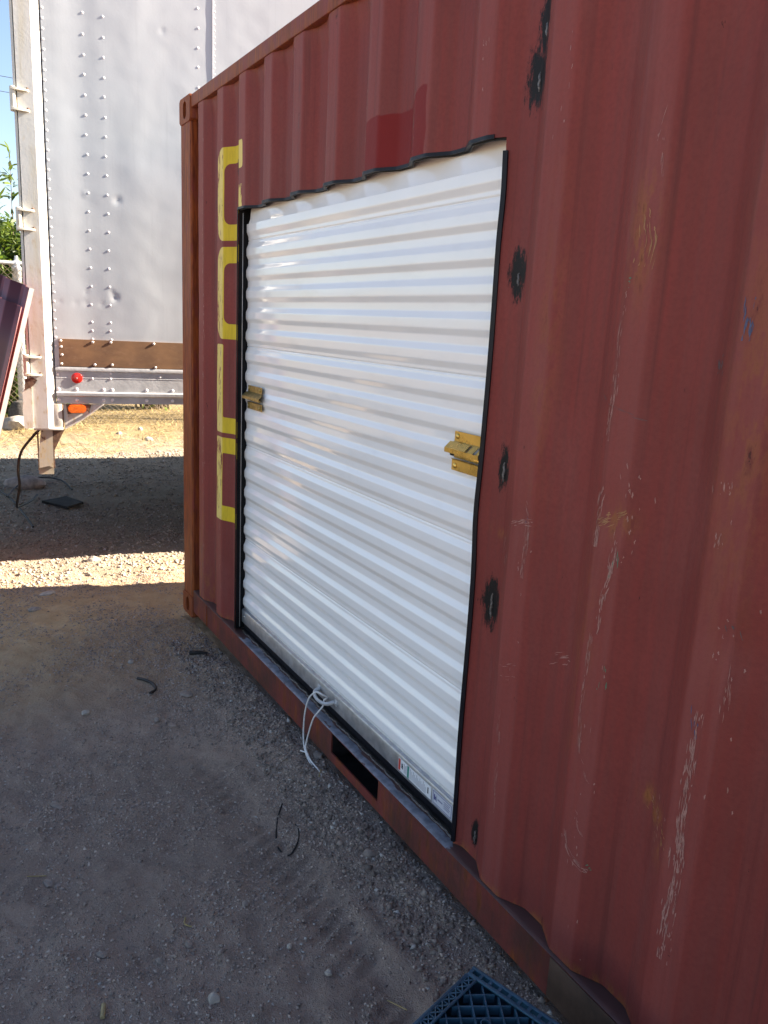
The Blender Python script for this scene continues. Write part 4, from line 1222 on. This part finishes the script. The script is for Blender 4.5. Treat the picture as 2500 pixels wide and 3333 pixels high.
# ------------------------------------------------------------------ oleander shrubs
def shrub(loc, R, H, nleaf, label, seed, spire=None):
    rg = np.random.default_rng(seed)
    root = empty('oleander_shrub', loc)
    tag(root, label, 'shrub', 'shrubs behind the fence')
    m = MB(); tips = []
    for k in range(46):
        a = rg.uniform(0, 2 * math.pi); r = R * math.sqrt(rg.uniform(0.02, 1)); hh = H * (1 - 0.30 * (r / R) ** 2) * rg.uniform(0.72, 1.0)
        p0 = Vector((0.25 * math.cos(a) * rg.uniform(0, 1), 0.25 * math.sin(a) * rg.uniform(0, 1), 0))
        p2 = Vector((r * math.cos(a), r * math.sin(a), hh)); p1 = p0.lerp(p2, 0.5) + Vector((-0.1 * math.cos(a), -0.1 * math.sin(a), 0.15))
        pts = cat([p0, p1, p2], 5); m.tube(pts, [0.014 - 0.011 * i / (len(pts) - 1) for i in range(len(pts))], 5); tips.append(pts)
    if spire:
        for sp_ in spire:
            pts = cat([Vector((sp_[0] - 0.2, sp_[1], H * 0.4)), Vector((sp_[0] - 0.05, sp_[1], H * 0.8)), Vector(sp_)], 8); m.tube(pts, [0.012 - 0.0095 * i / (len(pts) - 1) for i in range(len(pts))], 5); tips.append(pts)
    m.build('stems', M['bark'], root, 60)
    # lanceolate leaves in whorls along the stems, plus filler twigs
    cen = []; dirs = []
    ns = len(tips)
    per = nleaf // ns
    for si, pts in enumerate(tips):
        k = per if si < 46 else 46
        t = rg.uniform(0.05 if si < 46 else 0.6, 1.0, k) ** 0.75
        for tt in t:
            f = tt * (len(pts) - 1); i = min(int(f), len(pts) - 2); p = pts[i].lerp(pts[i + 1], f - i)
            spread = (0.19 if si < 46 else 0.03) * (1.35 - tt)
            cen.append((p.x + rg.normal(0, spread), p.y + rg.normal(0, spread), p.z + rg.normal(0, spread * 0.8)))
    cen = np.array(cen); n = len(cen)
    az = rg.uniform(0, 2 * math.pi, n); el = np.clip(rg.normal(0.55, 0.45, n), -0.5, 1.45)
    d = np.stack([np.cos(az) * np.cos(el), np.sin(az) * np.cos(el), np.sin(el)], -1)
    sdv = np.stack([-np.sin(az), np.cos(az), 0 * az], -1) + 0.5 * rg.normal(size=(n, 3)); sdv -= d * (sdv * d).sum(1)[:, None]; sdv /= np.linalg.norm(sdv, axis=1)[:, None]
    ln = rg.uniform(0.09, 0.17, n)[:, None]; wd = ln * rg.uniform(0.10, 0.14, n)[:, None]
    droop = np.array([0, 0, -1.0]) * ln * 0.15
    V = np.stack([cen, cen + d * ln * 0.35 + sdv * wd, cen + d * ln * 0.35 - sdv * wd, cen + d * ln * 0.72 + sdv * wd * 0.7 + droop * 0.5, cen + d * ln * 0.72 - sdv * wd * 0.7 + droop * 0.5, cen + d * ln + droop], 1).reshape(-1, 3)
    b = (np.arange(n) * 6)[:, None]
    F = np.concatenate([b + np.array([[0, 2, 1]]), b + np.array([[1, 2, 4]]), b + np.array([[1, 4, 3]]), b + np.array([[3, 4, 5]])], 0)
    lf = link_mesh('foliage', raw_mesh('foliage', V, F), M['leaf'], root, None)
    tag(lf, kind='stuff')
    return root
shrub((-7.75, 0.0, 0.2), 1.15, 2.85, 44000, 'tall green oleander shrub rising beside the trailer corner', 3, [(0.15, 0.02, 3.3), (0.2, -0.15, 2.95), (0.1, 0.2, 2.9)])
shrub((-8.5, -2.6, 0.2), 1.4, 2.9, 16000, 'oleander shrub at the extreme left edge behind the fence', 5)
shrub((-8.2, 1.9, 0.2), 1.2, 2.5, 7000, 'oleander shrub behind the fence seen below the trailer rail', 8)

# ------------------------------------------------------------------ blue crate
cx0, cy0, ctop = 3.055, -0.255, 0.262
ang = math.radians(18.5)
crate = empty('plastic_crate', (cx0, cy0, 0.0), ang)
tag(crate, 'upturned blue plastic crate with a diagonal grid base on the dirt by the container', 'crate')
CW = 0.33
def cm(): return MB()
# local: x along the container-side edge, -y along the other edge
m = cm()
for (a, b, c, e) in ((0, CW, -0.006, 0.0), (0, CW, -CW, -CW + 0.006), (0, 0.006, -CW + 0.006, -0.006), (CW - 0.006, CW, -CW + 0.006, -0.006)):
    m.box(a, b, c, e, 0.06, ctop - 0.001)
m.build('side_wall', M['crate'], crate)
m = cm()
for (a, b, c, e) in ((-0.006, CW + 0.006, -0.003, 0.006), (-0.006, CW + 0.006, -CW - 0.006, -CW + 0.003), (-0.006, 0.003, -CW + 0.003, -0.003), (CW - 0.003, CW + 0.006, -CW + 0.003, -0.003)):
    m.box(a, b, c, e, -0.012, 0.065, 0.002)
m.build('rim', M['crate'], crate)
# rim around the base: slotted strip on the container side, truss strips elsewhere
BW = 0.026
m = cm()
m.box(-0.002, CW + 0.002, -0.0055, 0.002, ctop - 0.004, ctop, 0.001); m.box(0.0, CW, -BW, -BW + 0.009, ctop - 0.004, ctop, 0.001)
k = 0.0
while k < CW - 0.004:
    m.box(k, k + 0.007, -BW + 0.009, -0.0055, ctop - 0.0038, ctop - 0.0002); k += 0.0235
m.build('slotted_border', M['crate'], crate)
for side_ in (0, 1):
    m = cm(); xo = 0 if side_ == 0 else CW - BW
    m.box(xo - 0.002, xo + 0.0045, -CW, -BW, ctop - 0.004, ctop, 0.001); m.box(xo + BW - 0.0045, xo + BW + 0.001, -CW, -BW, ctop - 0.004, ctop, 0.001)
    yy = -BW
    while yy > -CW + 0.01:
        for (p, q) in (((xo + 0.004, yy), (xo + BW - 0.004, yy - 0.022)), ((xo + BW - 0.004, yy), (xo + 0.004, yy - 0.022))):
            m.tube([(p[0], p[1], ctop - 0.002), (q[0], q[1], ctop - 0.002)], 0.0017, 5)
        m.tube([(xo + 0.003, yy, ctop - 0.002), (xo + BW - 0.003, yy, ctop - 0.002)], 0.0014, 5)
        yy -= 0.0225
    m.build('truss_border', M['crate'], crate, 60)
# diagonal grid
m = cm(); step = 0.0405
lo, hi = BW - 0.001, CW - BW + 0.001
def clip_line(c, s):
    # points (x, y') with y' = -y in [lo,hi]; s=+1: x+y'=c ; s=-1: x-y'=c
    P = []
    for x in (lo, hi):
        yv = (c - x) if s > 0 else (x - c)
        if lo <= yv <= hi: P.append((x, yv))
    for yv in (lo, hi):
        x = (c - yv) if s > 0 else (c + yv)
        if lo < x < hi: P.append((x, yv))
    return P
for s in (1, -1):
    k = -12
    while k < 24:
        c = (k + 0.35) * step * 1.0
        P = clip_line(c, s)
        if len(P) >= 2:
            (xa, ya), (xb, yb) = P[0], P[1]
            d_ = Vector((xb - xa, -(yb - ya), 0))
            if d_.length > 0.012:
                d_.normalize(); w_ = Vector((-d_.y, d_.x, 0)) * 0.0016
                a_ = Vector((xa, -ya, 0)); b_ = Vector((xb, -yb, 0)); zt, zb = ctop - 0.006 - (0.0006 if s > 0 else 0), ctop - 0.026
                vs = [a_ - w_ + Vector((0, 0, zt)), a_ + w_ + Vector((0, 0, zt)), b_ + w_ + Vector((0, 0, zt)), b_ - w_ + Vector((0, 0, zt)),
                      a_ - w_ * 1.3 + Vector((0, 0, zb)), a_ + w_ * 1.3 + Vector((0, 0, zb)), b_ + w_ * 1.3 + Vector((0, 0, zb)), b_ - w_ * 1.3 + Vector((0, 0, zb))]
                m.add(vs, [(0, 1, 2, 3), (7, 6, 5, 4), (0, 4, 5, 1), (1, 5, 6, 2), (2, 6, 7, 3), (3, 7, 4, 0)])
        k += 1
m.lathe([(0.0105, -0.024), (0.0105, -0.0045), (0.0075, -0.0045), (0.0075, -0.024)], (0.098, -0.098, ctop), 'z', 18)
m.build('base_grid', M['crate'], crate, None)

# ------------------------------------------------------------------ gravel, straw, stones and litter on the ground
def pebbles(n, xr, yr, smin, smax, name, clump, seed, mt, kind='stuff', power=2.2, yfun=None):
    rg = np.random.default_rng(seed)
    x = rg.uniform(*xr, n * 3); y = rg.uniform(*yr, n * 3)
    dn = fbm(x, y, 1.9, 4) * 1.4 + 0.45 + (0.6 * np.exp(-((y + 0.10) / 0.17) ** 2) * smooth(0.2, 0.8, x))
    okk = rg.uniform(size=n * 3) < np.clip(dn * clump + (1 - clump), 0.03, 1)
    okk &= ~((y > 0.02) & (x > -0.02))
    x, y = x[okk][:n], y[okk][:n]; n = len(x)
    s = smin + (smax - smin) * rg.uniform(size=n) ** power
    z = gfull(x, y)
    octa = np.array([[1, 0, 0], [-1, 0, 0], [0, 1, 0], [0, -1, 0], [0, 0, 1], [0, 0, -1]], float)
    cube = np.array([[a, b, c] for a in (-.62, .62) for b in (-.62, .62) for c in (-.62, .62)], float)
    base = np.concatenate([octa * 0.92])
    F0 = np.array([[0, 2, 4], [2, 1, 4], [1, 3, 4], [3, 0, 4], [2, 0, 5], [1, 2, 5], [3, 1, 5], [0, 3, 5]])
    V = base[None] * (1 + 0.35 * rg.normal(size=(n, 6, 1)).clip(-1.4, 1.4))
    V = V * np.array([1, 1, 0.68]) * (s[:, None, None] * rg.uniform(0.75, 1.3, (n, 1, 3)))
    # random rotation about two axes
    a = rg.uniform(0, 2 * math.pi, n); b = rg.normal(0, 0.5, n)
    ca, sa, cb, sb = np.cos(a), np.sin(a), np.cos(b), np.sin(b)
    X, Y, Z = V[..., 0], V[..., 1], V[..., 2]
    Y, Z = Y * cb[:, None] - Z * sb[:, None], Y * sb[:, None] + Z * cb[:, None]
    X, Y = X * ca[:, None] - Y * sa[:, None], X * sa[:, None] + Y * ca[:, None]
    V = np.stack([X + x[:, None], Y + y[:, None], Z + (z + s * 0.12)[:, None]], -1).reshape(-1, 3)
    F = (np.arange(n) * 6)[:, None, None] + F0[None]
    o = link_mesh(name, raw_mesh(name, V, F.reshape(-1, 3)), mt, None, None)
    return o
gv = pebbles(125000, (-0.8, 3.9), (-1.75, 0.25), 0.0011, 0.0062, 'gravel', 0.93, 21, M['gravel'], power=2.6)
tag(gv, 'fine loose grey gravel scattered over the shaded dirt', 'gravel', kind='stuff')
gv2 = pebbles(26000, (-4.6, -0.8), (-2.2, 1.6), 0.004, 0.016, 'gravel', 0.5, 22, M['gravel_p'], power=2.0)
tag(gv2, 'coarser gravel around and under the trailer', 'gravel', kind='stuff')
gv3 = pebbles(700, (-1.2, 3.6), (-1.5, 0.1), 0.0035, 0.0095, 'gravel', 0.8, 23, M['stone'], power=2.5)
tag(gv3, 'larger pebbles strewn over the shaded dirt', 'gravel', kind='stuff')

gv4 = pebbles(3800, (0.35, 3.9), (-0.20, 0.012), 0.003, 0.0125, 'soil_clods', 0.4, 29, M['clod'], power=2.0)
tag(gv4, 'loose dark soil clods banked along the container rail', 'soil', kind='stuff')
rg = np.random.default_rng(5)
n = 12000
x = rg.uniform(-8.2, -4.3, n); y = rg.uniform(-2.5, 3.0, n)
kp = (fbm(x, y, 1.3, 3) + 0.5 * smooth(-4.6, -6.2, x)) > 0.05
x, y = x[kp], y[kp]; n = len(x)
z = gfull(x, y) + rg.uniform(0.002, 0.02, n)
a = rg.uniform(0, 2 * math.pi, n); l = rg.uniform(0.04, 0.16, n); w = rg.uniform(0.0015, 0.0035, n); tl = rg.normal(0.05, 0.25, n)
dv = np.stack([np.cos(a) * np.cos(tl), np.sin(a) * np.cos(tl), np.abs(np.sin(tl))], -1); sd = np.stack([-np.sin(a), np.cos(a), 0.3 + 0 * a], -1)
c0 = np.stack([x, y, z], -1)
V = np.stack([c0 - sd * w[:, None], c0 + sd * w[:, None], c0 + dv * l[:, None] + sd * w[:, None] * .5, c0 + dv * l[:, None] - sd * w[:, None] * .5], 1).reshape(-1, 3)
st = link_mesh('straw', raw_mesh('straw', V, np.arange(n * 4).reshape(n, 4)), M['straw'], None, None)
tag(st, 'dry yellow straw littering the sunlit ground by the fence', 'straw', kind='stuff')

def stone(x, y, r, label, mt='stone', sq=(1, 1, .7), seed=0, group=None, sink=0.3):
    if x > 0: r *= 0.82
    bm = bmesh.new(); bmesh.ops.create_icosphere(bm, subdivisions=2, radius=1)
    rs = random.Random(seed * 13 + 5)
    off = rs.uniform(0, 50)
    for v in bm.verts:
        c = v.co
        k = 1 + 0.32 * float(perlin(c.x * 1.1 + off, c.y * 1.1 + c.z * 0.9)) + 0.14 * float(perlin(c.x * 2.7 + off, c.z * 2.7 - c.y * 2))
        v.co = Vector((c.x * sq[0], c.y * sq[1], c.z * sq[2])) * k * r
    m = MB().frombm(bm)
    o = m.build('stone', M[mt], None, 38)
    o.location = (x, y, gz(x, y) + r * sq[2] * (1 - 2 * sink) * 0.6); o.rotation_euler = (0, 0, rs.uniform(0, 6))
    tag(o, label, 'stone', group)
    return o
stone(2.602, -0.677, .020, 'roundest pale stone low in the dirt near the bottom edge', 'stone_w', (1, .95, .9), 1)
stone(2.659, -0.396, .0135, 'pale pebble to the left of the blue crate', 'stone_w', (1, .9, .8), 2)
stone(2.404, -0.680, .014, 'dark pebble just behind the roundest pale stone', 'stone', (1.2, .9, .6), 3)
stone(1.985, -0.970, .020, 'flat light stone chip near the left edge', 'stone', (1.2, .7, .35), 4)
stone(2.002, -0.945, .014, 'darker flat chip touching the light stone chip', 'stone', (1.1, .8, .4), 5)
stone(2.534, -0.448, .011, 'small light pebble among the tyre marks', 'stone_w', (1, .9, .8), 6)
stone(2.478, -0.617, .012, 'angular pebble beside the tyre marks', 'stone', (1.2, .8, .7), 7)
stone(2.338, -0.500, .014, 'dull grey lump beside the tyre marks', 'stone', (1.1, .9, .6), 8)
stone(2.424, -0.761, .014, 'dark split pebble left of the roundest stone', 'stone', (1.1, .8, .7), 9)
stone(2.338, -0.887, .015, 'dark flat stone near the bottom left', 'stone', (1.2, .8, .5), 10)
stone(1.597, -0.891, .026, 'flat slaty chip lying near the left edge', 'stone', (1.4, .6, .3), 11)
stone(0.540, -0.409, .020, 'pale cobble lying past the bent black hose', 'stone_w', (1, .9, .6), 12)
stone(0.979, -0.689, .022, 'light stone in the middle of the shaded dirt', 'stone_w', (1.1, .9, .6), 13)
stone(1.161, -0.443, .017, 'round dull stone near the middle of the dirt', 'stone', (1.1, .9, .7), 14)
stone(1.235, -0.400, .020, 'dark lump in front of the round dull stone', 'stone', (1.2, 1, .5), 15)
stone(-1.185, -0.262, .036, 'white stone lying on the sunlit strip', 'stone_w', (1.2, .9, .7), 16)
stone(-0.62, -0.62, .03, 'low pale stone at the near edge of the sunlit strip', 'stone_w', (1.6, 1, .4), 17)
stone(-6.35, -0.16, .16, 'large white rock on the straw beside the trailer post', 'stone_w', (1.3, 1.1, .8), 18)
stone(-5.75, 0.88, .036, 'small pale rock on the straw below the trailer rail', 'stone_w', (1.2, .9, .8), 19)
stone(-6.05, 1.20, .034, 'pale rock by the fence below the trailer rail', 'stone_w', (1, .9, 1), 20)
stone(-5.30, 1.12, .075, 'flat tan rock on the straw near the container edge', 'stone_w', (1.5, .7, .3), 21)
stone(-3.30, -0.43, .13, 'grey boulder in the shade under the trailer', 'stone', (1.3, .9, .6), 22)
stone(1.75, 0.0, .022, 'dark clod just below the end of the white cord', 'stone', (1.2, 1, .8), 23)
stone(2.33, -0.10, .020, 'dark clod against the rail below the fork pocket', 'stone', (1.2, 1, .8), 24)
stone(0.98, -0.27, .03, 'flat broken clod in the loose soil near the rail', 'stone', (1.3, 1, .4), 25)
stone(-0.35, -0.72, .03, 'reddish clod on the dirt near the left edge', 'stone', (1.2, 1, .5), 26)

# bent piece of black hose, charred stick, straw butt
def litter(name, pts, r, mt, label, cat_):
    pts = [(a, b, gz(a, b) + r * 0.7 + (h if len(p) > 2 else 0)) for p in pts for (a, b, h) in [(p[0], p[1], p[2] if len(p) > 2 else 0)]]
    m = MB(); c = cat(pts, 6)
    m.tube(c, r, 8)
    return tag(m.build(name, M[mt], None, 50), label, cat_)
litter('hose_piece', [(0.745, -0.425), (0.775, -0.400), (0.815, -0.375), (0.865, -0.375), (0.905, -0.408)], 0.0065, 'cable', 'short bent piece of black hose on the dirt', 'hose')
litter('charred_stick', [(0.575, -0.135), (0.60, -0.10), (0.615, -0.06)], 0.011, 'dark', 'short black charred stick near the container corner', 'stick')
M['butt'] = mat_plain('dry_stalk', (0.30, 0.235, 0.12), 0.8)
litter('dry_stalk', [(2.500, -0.915), (2.535, -0.925)], 0.0055, 'butt', 'short tan stalk lying near the bottom left corner', 'stalk')
litter('dry_twig', [(2.30, -0.66), (2.33, -0.67), (2.345, -0.655)], 0.0022, 'straw', 'thin yellow twig in the middle foreground', 'twig')
litter('dry_twig', [(1.935, -1.02), (1.955, -0.97)], 0.0014, 'straw', 'thin pale straw stem near the left edge', 'twig')
litter('dry_twig', [(1.84, -0.03), (1.875, -0.055)], 0.0018, 'straw', 'straw stem beside the hanging white cord', 'twig')
litter('dry_twig', [(2.80, -0.305), (2.865, -0.29, .03)], 0.0014, 'straw', 'upright straw stem behind the blue crate', 'twig')
litter('buried_wire', [(1.94, -0.222), (2.0, -0.262), (2.07, -0.297), (2.13, -0.315), (2.185, -0.302), (2.16, -0.262), (2.10, -0.233), (2.055, -0.225)], 0.0028, 'dark', 'loop of dark wire half buried in the dirt', 'wire')

# cables below the trailer, dark plate
def tpt(u, v, d): 
    p = Vector((-1.135, -0.454, 0)) + TU * u + Vector((-TU.y, TU.x, 0)) * d
    return (p.x, p.y, v)
c1 = cat([tpt(-0.105, .85, .05), tpt(-0.15, .80, .06), tpt(-0.22, .70, .10), tpt(-0.245, .58, .14), tpt(-0.25, .44, .3), (-1.7, -.66, .26), (-2.3, -.58, .12), (-2.75, -.45, .06), (-3.0, -.38, .05)], 8)
m = MB(); m.tube(c1, 0.0085, 7); tag(m.build('electric_cable', M['cable'], None, 60), 'black cable hanging from the trailer post and trailing on the ground', 'cable')
c2 = cat([(-3.6, -.95, .10), (-3.35, -.72, .085), (-2.9, -.60, .06), (-2.45, -.55, .03), (-2.1, -.52, .0)], 8)
m = MB(); m.tube(c2, 0.0085, 7); tag(m.build('electric_cable', M['cable'], None, 60), 'black cable lying on the ground at the left edge', 'cable')
c3 = cat([(-2.9, -.62, .07), (-3.2, -.50, .10), (-3.4, -.33, .12), (-3.3, -.15, .11), (-3.0, -.10, .08)], 8)
m = MB(); m.tube(c3, 0.007, 7); tag(m.build('electric_cable', M['cable'], None, 60), 'thin black cable looping in the shade under the trailer', 'cable')
m = MB(); m.prism([(-0.14, -.09), (.16, -.07), (.14, .10), (-.10, .12)], 'z', 0, 0.02)
o = m.build('scrap_plate', M['dark'], None); o.location = (-2.75, -0.22, gz(-2.75, -0.22) + 0.012); o.rotation_euler = (.06, .03, .5)
tag(o, 'flat black scrap plate in the shade under the trailer', 'scrap')

# two power lines far behind
for k, (zz, lab) in enumerate([(9.55, 'upper thin power line crossing the sky at the left'), (9.05, 'lower thin power line crossing the sky at the left')]):
    m = MB(); pts = [(-30, y, zz - 0.0025 * y + 0.002 * y * y * 0.2) for y in np.linspace(-25, 25, 16)]
    m.tube(pts, 0.010, 5); tag(m.build('power_line', M['cable'], None, 60), lab, 'power line')
